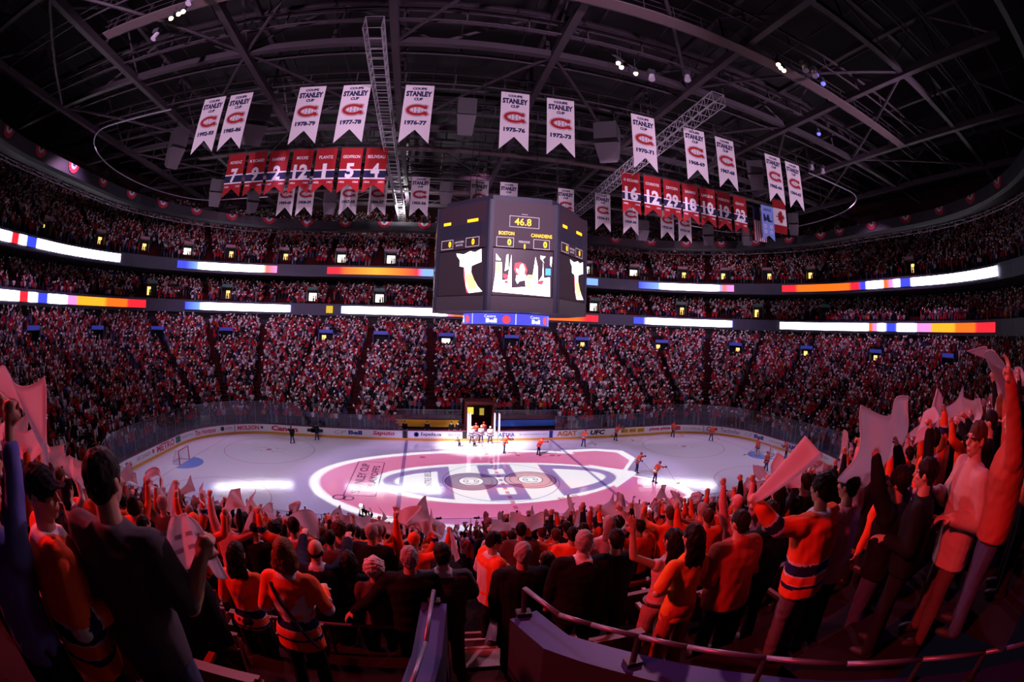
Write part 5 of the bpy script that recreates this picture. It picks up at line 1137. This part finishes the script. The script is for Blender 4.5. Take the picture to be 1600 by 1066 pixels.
# ------------------------------------------------------------------ the people nearest the camera
def mk(x, y, z, sc, rz, sp, label, vox=.0085, over={}, seed=None, name='person'):
    parts, K = body_parts(sp, vox, seed or R.randint(1, 999)); o = place(parts, (x, y, z), rz, sc, label); return o, K, parts
def hand_world(o, K, k, f=.10): M = Matrix.Translation(o.location) @ Matrix.Rotation(o.rotation_euler.z, 4, 'Z') @ Matrix.Scale(o.scale.x, 4); return M @ (K['W'][k] + K['F'][k] * f)
def towel_at(p, me, rz, sc, label, rx=0, group=None):
    o = link_mesh('rally_towel', me, None, p, 0, label=label, category='towel', group=group); o.rotation_euler = (rx, 0, rz) if not isinstance(rx, tuple) else (rx[0], rx[1], rz); o.scale = (sc,) * 3; return o
def back_text(o, parts, K, key, words, m, name='lettering'):
    """lettering laid on the back of a top: (text, x, z, h, w)"""
    me = parts[key]; bv = BVHTree.FromPolygons([v.co[:] for v in me.vertices], [tuple(p.vertices) for p in me.polygons]); mb = MB()
    def f(p):
        a = K['P'] + K['T'] @ Vector((p[0], -.5, p[1])); hit = bv.ray_cast(a, K['T'] @ Vector((0, 1, 0))); h = hit[0] if hit[0] else a + K['T'] @ Vector((0, .38, 0)); return h - K['T'] @ Vector((0, .008, 0))
    for s, x, z, h, w in words:      # small cells, so that the letters follow the cloth
        V, Fs, wd = text_geo(s, .028); kx = w / wd; c = min(.008, h / 9); T = []
        for fc in Fs:
            for i in range(1, len(fc) - 1): T.append([(V[fc[q]][0] * kx, V[fc[q]][1] * h) for q in (0, i, i + 1)])
        def ins(px, py):
            for (ax, ay), (bx, by), (cx, cy) in T:
                d1, d2, d3 = (px - bx) * (ay - by) - (ax - bx) * (py - by), (px - cx) * (by - cy) - (bx - cx) * (py - cy), (px - ax) * (cy - ay) - (cx - ax) * (py - ay)
                if not ((d1 < 0 or d2 < 0 or d3 < 0) and (d1 > 0 or d2 > 0 or d3 > 0)): return True
            return False
        for i in range(int(w / c) + 1):
            for j in range(int(h / c) + 1):
                px, py = -w / 2 + i * c, -h / 2 + j * c
                if ins(px + c / 2, py + c / 2): mb.add([f((x + px + u * c, z + py + v * c)) for u, v in ((0, 0), (1, 0), (1, 1), (0, 1))], [(0, 1, 2, 3)])
    return mb.build(name, m, o)
J = [m_t_red, m_t_jw, m_t_jn]
o, K, pt = mk(-7.38, -31.61, 9.30, 1.03, .02, dict(g=1.22, sleeve='short', R=((.42, .1, -1), (.42, .25, 1)), L='down', gripR='fist', topm=[m_t_grey], legm=m_p_jean, hair='short', hem=-.14), 'big man in a charcoal T-shirt seen from behind, forearm raised with a towel', .007, name='person')
towel_at(hand_world(o, K, 'R', .07) + Vector((-.10, .02, .10)), towel_mesh('hang', 11, .36, .22, True), .2, .9, 'printed white towel hanging from the fist of the man in the charcoal T-shirt')
o, K, pt = mk(-7.76, -31.76, 9.30, .98, -.5, dict(g=1.12, loose=1.16, hair='cap', hairm=m_t_black, skin=m_skin2, hy=-.7, sleeve='long', L='down', R='bent', topm=J, pattern='jersey', topname='jersey', hem=-.2), 'man in a black cap and orange-red hockey jersey with a navy sleeve band, left edge', .0085)
o, K, pt = mk(-7.95, -32.02, 9.30, 1.0, .1, dict(R=((.15, .25, 1), (0, .15, 1)), gripR='fist', sleeve='mid', topm=[m_t_blue], legm=m_p_dark), 'person in a blue long-sleeved shirt with a raised bare fist, at the left edge', .009)
o, K, pt = mk(-8.49, -31.89, 9.30, 1.06, -.1, dict(R=((.75, .2, .75), (.5, .2, 1)), gripR='fist', sleeve='short', topm=[m_t_rust]), 'person beyond the left edge swinging a towel with an outstretched arm', .0085)
towel_at(hand_world(o, K, 'R', .08), towel_mesh('fly', 21, .34, .3), .3, .8, 'blurred rosy towel swung high at the left edge', .3)
o, K, pt = mk(-7.83, -30.62, 8.50, .99, -.1, dict(g=1.2, topm=[m_t_black], loose=1.15, hair='cap', hairm=m_t_black, R='down', L='bent', topname='jacket', hem=-.18), 'heavy person in a black jacket half hidden by the man in charcoal')
o, K, pt = mk(-9.49, -28.90, 7.70, .97, -.35, dict(topm=[m_t_pink], L='down', R='bent', hair='short'), 'dark-haired man in a pale polo shirt beyond the charcoal T-shirt', .012)
o, K, pt = mk(-7.72, -29.72, 8.10, .95, 0, dict(fem=True, hair='long', topm=J, pattern='jersey', topname='jersey', L='bent', R='bent', loose=1.15), 'long dark-haired woman in a red jersey with small back lettering')
back_text(o, pt, K, 'jersey', [('BEG', 0, .30, .05, .16)], m_t_jw)
o, K, pt = mk(-7.05, -30.23, 8.50, .94, 0, dict(fem=True, hair='bob', hairm=m_hair_red, topm=J, pattern='jersey', topname='jersey', L='bent', R=((.45, .1, -1), (-.3, 1, .1)), loose=1.2, hem=-.2, sleeve='long'), 'woman with an auburn bob in an orange-red number 44 jersey with a black bag strap', .0085)
back_text(o, pt, K, 'jersey', [('44', 0, .25, .27, .34)], m_t_jw, 'back_number')
me = pt['jersey']; bv = BVHTree.FromPolygons([v.co[:] for v in me.vertices], [tuple(p.vertices) for p in me.polygons]); pts = []
for i in range(13):
    f = i / 12; a = Vector((-.13 + .30 * f, -.5, .95 + .47 - .62 * f)); h = bv.ray_cast(a, Vector((0, 1, 0)))[0]; pts.append((h or a + Vector((0, .36, 0))) + Vector((0, -.012, 0)))
mb = MB(); mb.path(pts, .014, 6); mb.build('bag_strap', m_dark, o, label='black bag strap')
o, K, pt = mk(-7.18, -28.91, 7.70, 1.01, 0, dict(g=1.1, hair='bald', hairm=m_hair_dark, topm=[m_t_navy, m_t_white], pattern='collar', collar=True, topname='sweater', legm=m_p_grey, L='fwd', R='fwd', loose=1.1), 'balding man in a navy sweater over a white collar and grey jeans')
o, K, pt = mk(-6.84, -28.88, 7.70, .94, 0, dict(fem=True, hair='bob', hairm=m_hair_dark, topm=[m_t_black], loose=1.15), 'dark-haired person in black between the balding man and the white-haired woman', .011)
o, K, pt = mk(-6.57, -28.95, 7.70, .92, .1, dict(fem=True, hair='curly', hairm=m_hair_white, topm=[m_t_brown], loose=1.1, g=1.08), 'white-haired woman in a dull purple top behind the low guard rail', .011)
o, K, pt = mk(-6.20, -29.05, 7.66, 1.06, 0, dict(g=1.2, hair='short', hairm=m_hair_grey, topm=[m_t_black], loose=1.12, topname='jacket', L=((.75, -.1, -1), (.75, -.15, -.55)), R='bent'), 'grey-haired man in a black jacket resting one hand on the guard rail')
o, K, pt = mk(-5.87, -28.98, 7.66, 1.06, 0, dict(g=1.2, hair='short', topm=[m_t_grey, m_t_white], pattern='collar', collar=True, sleeve='short', L='cross', R='cross', legm=m_t_brown, loose=1.05), 'short-haired man in a grey-brown shirt with folded arms beside the aisle steps', .0085)
o, K, pt = mk(-5.29, -28.36, 7.66, .96, -1.25, dict(hair='short', hp=-.25, topm=[m_t_red, m_t_jw], pattern='white_jersey', topname='jersey', L='bent', R='bent', loose=1.2, hem=-.18, hy=-.1), 'man in a white jersey with red shoulders seen from the side on the aisle steps', .007)
o, K, pt = mk(-5.07, -29.02, 7.66, 1.06, 0, dict(g=1.2, hair='short', hairm=m_hair_grey, topm=[m_t_black], topname='coat', hem=-.45, L=((.2, .0, -1), (.0, .15, -1)), R='down', gripL='fist', loose=1.12), 'grey-haired man in a long black coat with a towel in his lowered hand')
towel_at(hand_world(o, K, 'L', .06), TW[5], .3, .5, 'crumpled pink towel in the lowered hand of the man in the long black coat')
o, K, pt = mk(-4.76, -28.88, 7.66, .94, .3, dict(hair='short', hairm=m_hair_brown, topm=[m_t_brown], L='bent'), 'reddish-haired person in brown between the two men in black coats', .011)
o, K, pt = mk(-4.61, -29.46, 8.10, .98, -.1, dict(g=1.25, hair='short', hairm=m_hair_grey, topm=[m_t_black, m_t_white], pattern='collar', collar=True, topname='suit_jacket', loose=1.15, L='down', R='down', hem=-.2), 'broad grey-haired man in a dark suit at the head of the curved handrail')
o, K, pt = mk(-4.23, -29.37, 8.10, .94, 0, dict(g=1.1, topm=[m_t_black], topname='jacket', L='clap', R='clap', loose=1.1), 'dark-clad person clapping between the man in the suit and the woman in white', .011)
o, K, pt = mk(-3.85, -29.73, 8.10, .99, .15, dict(fem=True, hair='long', topm=[m_t_white, m_t_pink], pattern='stripes', sleeve='none', topname='tank_top', legm=m_p_khaki, L=((.85, .2, .35), (.15, .15, 1)), R='down', gripL='open', lx=.10, flare=1.25, stance=.15, hem=-.04), 'long-haired woman in a white sleeveless top and pale trousers raising her left arm', .0085)
mb = MB(); mb.path([K['P'] + K['T'] @ Vector((.178 * math.cos(t), .132 * math.sin(t), .015)) for t in [i * math.pi / 10 for i in range(21)]], .018, 6); mb.build('belt', m_dark, o)
o, K, pt = mk(-4.02, -30.29, 8.50, .94, .1, dict(fem=True, hair='long', topm=[m_t_orange], sleeve='short', topname='top', legm=m_t_rust, L='hip', R='bent', lx=.06, flare=1.3, hem=-.14), 'long-haired woman in a bright orange top leaning beside the handrail', .0085)
o, K, pt = mk(-3.49, -30.29, 8.50, .96, 0, dict(g=1.2, topm=[m_t_rust], topname='sweatshirt', loose=1.2, L='bent', R='bent', hem=-.16, legm=m_p_dark, hood=True), 'stocky man in a rust-red sweatshirt with both hands in front', .0085)
o, K, pt = mk(-3.10, -30.26, 8.50, .96, -.1, dict(g=1.12, topm=[m_t_black], topname='jacket', loose=1.15, L='bent', R='down'), 'man in a black jacket between the rust-red sweatshirt and the jersey')
o, K, pt = mk(-3.23, -30.94, 8.90, .99, .1, dict(g=1.12, hair='bushy', topm=J, pattern='jersey', topname='jersey', loose=1.2, hem=-.18, L=((1, .25, .12), (.45, .3, .55)), R='bent', gripL='fist', legm=m_p_grey), 'dark-haired man in an orange-red jersey swinging a pink towel with his left arm', .0085)
towel_at(hand_world(o, K, 'L', .08), towel_mesh('hang', 31, .45, .42), 1.0, 1, 'streaming pink towel swung by the man in the orange-red jersey', -2.4)
o, K, pt = mk(-2.84, -30.95, 8.90, .96, .1, dict(g=1.05, hair='short', topm=[m_t_pink], topname='shirt', loose=1.15, L='bent', R=((.25, .2, 1), (.0, .15, 1)), gripR='fist', sleeve='long', hem=-.16), 'dark-haired man in a pinkish shirt with his right arm straight up', .0085)
o, K, pt = mk(-2.55, -31.33, 8.90, 1.0, .2, dict(g=1.15, hair='bushy', topm=[m_t_black], topname='jacket', loose=1.15, L=((.3, .5, 1), (-.3, .4, .9)), R=((.6, .4, .9), (-.1, .3, .9)), gripL='fist', gripR='fist', legm=m_p_jean), 'man in a black jacket and jeans holding up a big pink cloth', .0085)
a, b = hand_world(o, K, 'L', .08), hand_world(o, K, 'R', .08)
towel_at((a + b) / 2 + Vector((0, .03, -.02)), towel_mesh('flat', 41, .66, .50), math.atan2((b - a).y, (b - a).x), 1.05, 'large pink cloth stretched between the hands of the man in the black jacket', .2)
o, K, pt = mk(-1.33, -30.54, 8.50, .96, .2, dict(topm=[m_t_red], R='high', gripR='fist', hair='short'), 'person in red with an arm straight up beyond the pink cloth', .011)
o, K, pt = mk(-1.97, -31.37, 8.90, .99, .3, dict(fem=True, hair='curly', topm=[m_t_rust], L='clap', R='clap', loose=1.1), 'curly-haired woman in dark red clapping beside the pink cloth', .010)
o, K, pt = mk(-2.49, -32.02, 9.30, 1.03, .75, dict(g=1.12, hair='short', hairm=m_hair_brown, topm=[m_t_tan], topname='jacket', loose=1.15, L='bent', R='clap', hem=-.22, legm=m_t_brown, hy=.35, collar=True), 'man with glasses in a light tan jacket looking left', .007)
hd, H = K['hd'] @ Matrix.Identity(3), K['H']; hf = lambda v: H + hd @ Vector(v); mb = MB()
for s in (-1, 1): mb.path([hf((s * .032 + .021 * math.cos(t), .103, .016 + .016 * math.sin(t))) for t in [i * math.pi / 6 for i in range(13)]], .0022, 4); mb.path([hf((s * .053, .100, .018)), hf((s * .080, .02, .018)), hf((s * .082, -.01, .012))], .0022, 4)
mb.path([hf((-.011, .106, .018)), hf((.011, .106, .018))], .0022, 4); mb.build('glasses', m_dark, o)
o, K, pt = mk(-2.95, -31.75, 9.30, .90, .3, dict(g=1.05, topm=[m_t_black], topname='sweater', L='bent', R=((.3, .15, 1), (.1, .1, 1)), gripR='fist', loose=1.1), 'person in a black sweater, one arm up, beside the man in the tan jacket', .010)
towel_at(hand_world(o, K, 'R', .08), TW[2], .4, .9, 'pale towel held up by the person in the black sweater', .2)
o, K, pt = mk(-2.80, -32.42, 9.70, .92, .3, dict(g=1.12, hair='short', topm=[m_t_rust], topname='jacket', loose=1.15, L=((.15, .2, 1), (.35, .3, 1)), R=((.3, .2, 1), (.1, .1, 1)), gripL='fist', legm=m_p_jean, hem=-.12), 'person in a deep red jacket and jeans with both arms up at the right edge', .0085)
towel_at(hand_world(o, K, 'L', .08), towel_mesh('fly', 51, .5, .42), .6, 1, 'pink towel whirled by the person in the deep red jacket', -.9)
o, K, pt = mk(-1.95, -32.60, 9.70, .95, .3, dict(g=1.1, topm=[m_t_red], topname='sweater', L='bent', R='up', loose=1.1), 'person in bright red at the extreme right edge', .010)

# ------------------------------------------------------------------ people filling the rows in front: a few models, copied
ARCH = []
def arch(sp, tname, desc, towel=None, hand_='R'):
    sp = dict(sp); sp.setdefault('topname', tname); parts, K = body_parts(sp, .021, len(ARCH) * 7 + 3); ARCH.append((parts, K, sp['topname'], desc, towel, hand_, 'hair' if 'hair' in parts else 'cap'))
arch(dict(L='down', R='high', gripR='fist', g=1.05), 'shirt', 'one arm up', 1); arch(dict(L='up', R='up', gripL='fist', gripR='fist'), 'shirt', 'both arms up', 4)
arch(dict(L='wave', R='down', gripL='fist', g=1.1, loose=1.1), 'jacket', 'left arm waving', 2, 'L'); arch(dict(L='bent', R='wavein', gripR='fist', fem=True, hair='long'), 'top', 'arm bent overhead', 2)
arch(dict(L='clap', R='clap', g=1.08), 'shirt', 'hands clapping'); arch(dict(L='down', R='raise_', gripR='fist', fem=True, hair='bob'), 'top', 'arm thrust forward', 1)
arch(dict(L='down', R='down', g=1.15, loose=1.12), 'jacket', 'arms down'); arch(dict(L='high', R='wave', gripL='fist', gripR='fist', hair='cap'), 'shirt', 'arms spread up', 0)
arch(dict(L='phone', R='phone', gripL='fist', gripR='fist'), 'shirt', 'hands lifted in front'); arch(dict(L='wave', R='bent', gripL='fist', topm=J, pattern='jersey', topname='jersey', loose=1.15), 'jersey', 'left arm waving', 2, 'L')
arch(dict(L='bent', R='up', gripR='fist', topm=J, pattern='jersey', topname='jersey', loose=1.15, hair='short'), 'jersey', 'right arm up', 3); arch(dict(L='bent', R='bent', hair='curly', fem=True), 'top', 'hands in front')
TOPS = [('red', m_t_red, 6), ('black', m_t_black, 14), ('white', m_t_white, 2), ('grey', m_t_grey, 3), ('rust-red', m_t_rust, 4), ('navy', m_t_navy, 2), ('pink', m_t_pink, 2), ('brown', m_t_brown, 2)]
HAIRS = [('dark', m_hair_dark, 6), ('brown', m_hair_brown, 4), ('grey', m_hair_grey, 2), ('auburn', m_hair_red, 1)]
n_ind = 0
HEROES = [(o.location.x, o.location.y) for o in bpy.data.objects if o.name.startswith('person') and o.parent is None]
for d, x, y, z, a, k in NEAR:
    if any((x - u) ** 2 + (y - v) ** 2 < .36 for u, v in HEROES): continue
    az = math.degrees(math.atan2(x - CAM.x, y - CAM.y)) - 11
    if n_ind >= 232 or abs(az) > 82: lower.append((x, y, z, a, 'A', R.uniform(.93, 1.05))); continue
    n_ind += 1; parts, K, tn, desc, tw, hk, hkey = R.choice(ARCH); tc = R.choices(TOPS, [t[2] for t in TOPS])[0]; hc = R.choices(HAIRS, [t[2] for t in HAIRS])[0]
    jers = tn == 'jersey'; col = 'red' if jers else tc[0]; seat = max(1, int(round((abs(x + 5.2) - .3) / .54))); side = 'left' if x < -5.2 else 'right'
    where = '%s row up, %s seat %s of the steps' % (nth(k + 1), nth(seat), side)
    lab = '%s %s, %s-haired, %s, %s' % (col, tn, hc[0], desc, where)
    over = {hkey: [hc[1] if hkey == 'hair' else tc[1]]}
    if not jers: over[tn] = [tc[1]]
    o = place(parts, (x, y, z), a, R.uniform(.93, 1.05), lab, 'spectators in the near rows', over=over)
    if tw is not None and R.random() < .85:
        p = hand_world(o, K, hk, .07); t = towel_at(p, TW[(tw + R.randint(0, 1)) % 6], a + R.uniform(-1.5, 1.5), R.uniform(.5, .8), 'towel of the %s-haired %s %s fan, %s' % (hc[0], col, tn, where), R.uniform(-.6, .6), 'rally towels over the near rows')
cut = lambda x, y: y > 0 and ((abs(x) < 9.2 and s_of(x, y) < 3.4) or (-1.6 < x < 1.6 and s_of(x, y) < 5.2))
crowd('lower_stand_crowd', [q for q in lower if not cut(q[0], q[1])], 'dense crowd in red, white and black waving towels, filling the lower stand')
crowd('club_stand_crowd', fill(None, *ST1, 7, '', .93), 'crowd on the middle balcony between the two ribbon displays')
crowd('upper_stand_crowd', fill(None, *ST2, N2, '', .93), 'crowd on the dark upper balcony under the gallery ring')

# ------------------------------------------------------------------ seats
m_seat = mat('seat_red', (.10, .012, .008), .5); m_seatarm = mat('seat_arm_red', (.26, .03, .015), .45)
def seat_meshes():
    b = MB(); M = Matrix.Rotation(-.12, 3, 'X'); b.box((0, -.02, .62), (.47, .045, .46), M=M); b.box((0, -.055, .84), (.44, .05, .06), M=M); out = {'backrest': (b.mesh('backrest', [m_seat]), (0, 0, 0))}
    b = MB(); b.box((0, .10, .52), (.42, .05, .38), M=Matrix.Rotation(.10, 3, 'X')); b.box((0, .13, .36), (.42, .07, .08)); out['folded_seat'] = (b.mesh('folded_seat', [m_seat]), (0, 0, 0))
    b = MB(); b.box((0, .13, 0), (.055, .36, .045)); b.box((0, -.02, -.10), (.035, .05, .22)); out['armrest'] = (b.mesh('armrest', [m_seatarm]), None)
    b = MB(); b.box((0, .02, .2), (.05, .09, .40)); b.box((0, .04, .02), (.09, .2, .03)); out['pedestal'] = (b.mesh('pedestal', [m_dark]), (0, 0, 0)); return out
SM = seat_meshes(); ns = 0
for k in range(12, 25):
    s = 1.2 + RUN * k + .60; P_ = perim(s); m = int(P_ / .54)
    for j in range(m):
        L = -P_ / 2 + (j + .5) * P_ / m; x, y, nx, ny = bp(L, s); d = math.hypot(x - CAM.x, y - CAM.y)
        if y > -20 or d > 6.6 or d < 1.6 or in_aisle(x, y, 8.5 + s, .5) or in_poly(x, y, HOLE) or any(in_poly(x + a_, y + b_, HOLE) for a_, b_ in ((.3, 0), (-.3, 0), (0, -.3), (.2, .3), (-.2, .3))) or not vis(x, y) or any((x - u) ** 2 + (y + .2 - v) ** 2 < .17 for u, v in HEROES): continue
        a = math.atan2(-ny, -nx) - math.pi / 2; ns += 1; side = 'left' if x < -5.5 else 'right'
        o = link_mesh('arena_seat', SM['pedestal'][0], None, (x, y, rowz(k + 1)), a, label='red folding seat, %s row up, %s place %s of the entry stairs' % (nth(k + 1), nth(max(1, int(abs(x + 5.2) / .54))), side), category='seat', group='red seats around the entry')
        link_mesh('backrest', SM['backrest'][0], o); link_mesh('folded_seat', SM['folded_seat'][0], o)
        for q in (-.26,): c = link_mesh('armrest', SM['armrest'][0], o); c.location = (q, 0, .63)
        o.scale = (1, 1, .88)
print('individuals', n_ind, 'seats', ns)

# ------------------------------------------------------------------ players and staff on the ice side
m_helm = mat('helmet', (.5, .04, .04), .4); m_glove = mat('glove_navy', (.03, .03, .12), .6); m_stick = mat('stick', (.45, .30, .2), .5); m_sock = mat('sock_red', (.5, .04, .05), .8)
PL = [body_parts(dict(L=l, R=r, gripL='fist', gripR='fist', topm=J, pattern='jersey', topname='jersey', loose=1.35, hair='short', hem=-.16, ly=ly, legm=m_t_jn, stance=.2), .024, i + 60) for i, (l, r, ly) in enumerate((('fwd', 'bent', .45), ('bent', 'out', .6), ('down', 'down', .1)))]
def player(x, y, rz, a, label, white=False, stick=True):
    parts, K = PL[a]; parts = dict(parts); parts.pop('hair', None); over = {'jersey': [m_t_jw, m_t_red, m_t_jn]} if white else {}
    o = place(parts, (x, y, .0), rz, 1.05, label, None, 'person', 'hockey player', over)
    H, hd = K['H'], K['hd']; b = MB(); b.ball(H + Vector((0, 0, .035)), (.11, .13, .115), 0, 14, 9); b.build('helmet', m_helm if not white else m_t_jw, o, smooth=True)
    for s in 'LR': b = MB(); b.ball(K['W'][s] + K['F'][s] * .04, .085, 0, 10, 7); b.build('glove', m_glove, o, smooth=True)
    for s in (-1, 1): b = MB(); b.box((s * .2, .02, .03), (.012, .30, .06)); b.build('skate_blade', m_steel, o)
    if stick: h = K['W']['R'] + K['F']['R'] * .05; b = MB(); e = Vector((h.x + .35, h.y + .9, .06)); b.tube(h + (h - e).normalized() * .35, e, .014, n=6); b.box(e + Vector((.08, .12, 0)), (.05, .3, .07)); b.build('hockey_stick', m_stick, o)
    return o
for x, y, rz, a, l in ((1.7, 8.1, -1.9, 0, 'player in red bending forward nearest the players gate'), (4.8, 6.9, -1.2, 1, 'second red player skating right of the gate'), (10.3, 9.5, -.9, 0, 'red player skating below the UFC advert'), (11.7, -.1, -1.7, 0, 'red player at the right tip of the projected emblem'), (11.9, -3.0, -1.5, 1, 'red player nearest the near boards'), (14.8, 11.3, -1.3, 1, 'red player close to the boards left of the yellow adverts'), (22.3, 11.2, -1.2, 2, 'red player standing at the boards right of the pizza advert'), (25.6, 7.8, -.9, 2, 'red player at the boards in the far right corner'), (23.1, -4.6, 0, 2, 'red player standing with his back to us before the right goal'), (28.4, -2.2, 1.2, 0, 'red player leaning beside the right goal')): player(x, y, rz, a, l)
for x, y, l in ((-1.0, 11.9, 'white-lit player in the left of the gateway'), (.0, 12.3, 'white-lit player in the middle of the gateway'), (.9, 11.9, 'white-lit player in the right of the gateway'), (-.4, 13.6, 'red player waiting inside the tunnel'), (.5, 14.2, 'second red player waiting inside the tunnel')): player(x, y, math.pi + R.uniform(-.3, .3), 2, l, y < 13)  # white kit on the gateway players stands in for the strong white light
go = player(26.2, .1, 1.5, 2, 'goalkeeper in red with a white mask at the right goal'); 
for s in (-1, 1): b = MB(); b.box((s * .22, .06, .36), (.26, .14, .68)); b.build('leg_pad', m_t_jw, go)
dk = PL[0]
for x, y, l in ((-19.4, 9.6, 'dark-clad skater near the left far boards'), (-17.2, 11.5, 'grey skater against the boards left of the black plate advert')): place({k: v for k, v in dk[0].items()}, (x, y, 0), .6, 1, l, over={'jersey': [m_t_black, m_t_black, m_t_black]})
st_parts, stK = body_parts(dict(topm=[m_t_black, m_t_white], pattern='collar', collar=True, topname='suit_jacket', hem=-.2), .024, 77)
for i, x in enumerate((-8.9, -8.0, -5.6, -3.0, -2.3)): place(st_parts, (x, 14.0, .15), math.pi, 1.0, 'staff member in a black suit before the orange bench wall, %s from the left' % nth(i + 1), 'bench staff')
cr_parts, crK = body_parts(dict(topm=[m_t_brown], topname='jacket', ly=1.1, L='fwd', R='fwd', hair='cap'), .024, 78)
for x, l in ((-2.4, 'crouching photographer on the ice left of the gate'), (-.9, 'second crouching photographer on the ice nearer the gate')): place(cr_parts, (x, 10.6, -.35), .4, .8, l)
# benches, gate and tunnel
m_by = mat('bench_orange', (.95, .48, .03), .5); m_bb = mat('bench_blue', (.05, .22, .95), .5)
g = empty('team_bench', (-5.6, 14.6, .15), label='home bench with a long orange back wall', category='bench'); b = MB(); b.box((0, .35, 1.3), (6.9, .12, .75)); b.build('back_wall', m_by, g); b = MB(); b.box((0, .05, .5), (6.9, .4, .08)); [b.box((q, .05, .23), (.1, .35, .46)) for q in (-3, 0, 3)]; b.build('seat', m_dark, g)
g = empty('team_bench', (5.3, 14.6, .15), label='visitor bench with a long blue back wall', category='bench'); b = MB(); b.box((0, .35, 1.35), (6.9, .12, .65)); b.build('back_wall', m_bb, g); b = MB(); b.box((0, .05, .5), (6.9, .4, .08)); [b.box((q, .05, .23), (.1, .35, .46)) for q in (-3, 0, 3)]; b.build('seat', m_dark, g)
for x0, w_, l in ((-9.2, 7.4, 'left'), (1.8, 7.4, 'right')):
    g = empty('rink_glass', (x0, 15.2, 1.2), label='long glass screen behind the %s bench' % l, category='glass panel'); b = MB(); b.box((w_ / 2, 0, .9), (w_, .012, 1.6)); b.build('pane', m_glass, g); b = MB(); b.box((w_ / 2, 0, 1.72), (w_, .03, .03)); b.build('top_edge', m_steel, g)
mb = MB()
for sx in (-1, 1): mb.box((sx * 1.45, 15.3, 1.9), (.2, 3.6, 3.8))
mb.box((0, 15.3, 3.9), (3.1, 3.6, .2)); mb.build('tunnel_wall', m_riser, kind='structure')
mb = MB(); mb.box((0, 17.0, 1.7), (2.7, .1, 3.3)); mb.build('tunnel_rear_wall', m_black, kind='structure')
g = empty('tunnel_glow', (0, 16.7, 2.6), label='glowing yellow panels for the lit inside of the players tunnel', category='light'); b = MB(); b.box((-.7, 0, 0), (.7, .05, .8)); b.build('left_glow', mat('tunnel_yellow', (.6, .4, .05), .5, emit=(1, .65, .08), es=1.2), g); b = MB(); b.box((.6, 0, -.2), (.5, .05, 1.0)); b.build('right_glow', mat('tunnel_olive', (.4, .3, .05), .5, emit=(.7, .5, .08), es=.6), g)  # glowing panels stand in for the yellow-lit tunnel interior, not real fixtures
m_flag = mat('pennant_white', (.9, .88, .9), .8)
for q, (x, y) in enumerate(((-1.5, 12.2), (-1.25, 12.5), (1.3, 12.4), (1.75, 12.2))):
    g = empty('tall_pennant', (x, y, 0), label='tall narrow white pennant on a pole beside the players gate, %s from the left' % nth(q + 1), category='flag', group='white pennants at the gate'); b = MB(); b.tube((0, 0, 0), (0, 0, 3.2), .025, n=6); b.build('pole', m_steel, g); b = MB(); b.poly([(0, .9), (.22, 1.0), (.20, 3.1), (0, 3.2)], 0, .015, 0, lambda p: (p[0], p[2], p[1])); b.build('cloth', m_flag, g)
g = empty('red_post', (10.3, 13.7, 0), label='red and white post at the right end of the visitor bench', category='post'); b = MB(); b.tube((0, 0, 1.1), (0, 0, 3.2), .06, n=8); b.build('shaft', m_gred, g); b = MB(); b.tube((0, 0, 3.2), (0, 0, 3.35), .08, n=8); b.build('cap', m_t_jw, g)
# camera operator above the near glass
pt, K = body_parts(dict(topm=[m_t_black], sleeve='short', L='phone', R='phone', gripL='fist', gripR='fist', legm=m_p_grey, hair='cap', hairm=m_t_black), .014, 80)
o = place(pt, (-8.76, -13.75, 1.55), .2, 1.0, 'camera operator in black standing above the near glass with a bright camera lamp')
g = empty('video_camera', (-8.95, -13.3, 3.2), .2, label='shoulder video camera with a bright lamp on top', category='video camera'); b = MB(); b.box((0, 0, 0), (.16, .42, .2)); b.build('camera_body', m_dark, g); b = MB(); b.tube((0, .2, 0), (0, .36, 0), .05, n=10); b.build('lens', m_dark, g); b = MB(); b.ball((-.1, -.05, .2), .075, 0, 10, 7); b.build('lamp', m_lampw, g, label='bright white lamp')
g = empty('camera_platform', (-9.2, -13.85, .1), label='dark raised platform under the camera operator', category='platform'); b = MB(); b.box((0, 0, 1.4), (2.6, .9, .1)); b.build('deck', m_dark, g); 
for q in (-1.2, 0, 1.2): b = MB(); b.box((q, 0, .68), (.08, .8, 1.36)); b.build('leg', m_dark, g)
g = empty('black_board', (-10.17, -13.3, 2.66), label='black board on the near glass left of the camera operator', category='board'); b = MB(); b.box((0, 0, -.35), (.9, .05, .7)); b.build('face', m_black, g); 
for q in (-.46, .46): b = MB(); b.box((q, 0, -.35), (.03, .07, .74)); b.build('side_frame', m_dark, g)
# near left boards end gap: phones held up with lit screens
m_phone = mat('phone_screen', (.6, .6, .7), .4, emit=(.9, .95, 1), es=5)
for x, y, z in ((-8.15, -26.3, 8.05), (-12.2, -25.6, 7.45)):
    g = empty('camera_phone', (x, y, z), label='small camera with a glowing screen held up over the ' + ('left rows' if x < -10 else 'balding man'), category='camera'); b = MB(); b.box((0, .012, 0), (.1, .02, .065)); b.build('case', m_dark, g); b = MB(); b.box((0, 0, 0), (.035, .004, .025)); b.build('screen', m_phone, g)
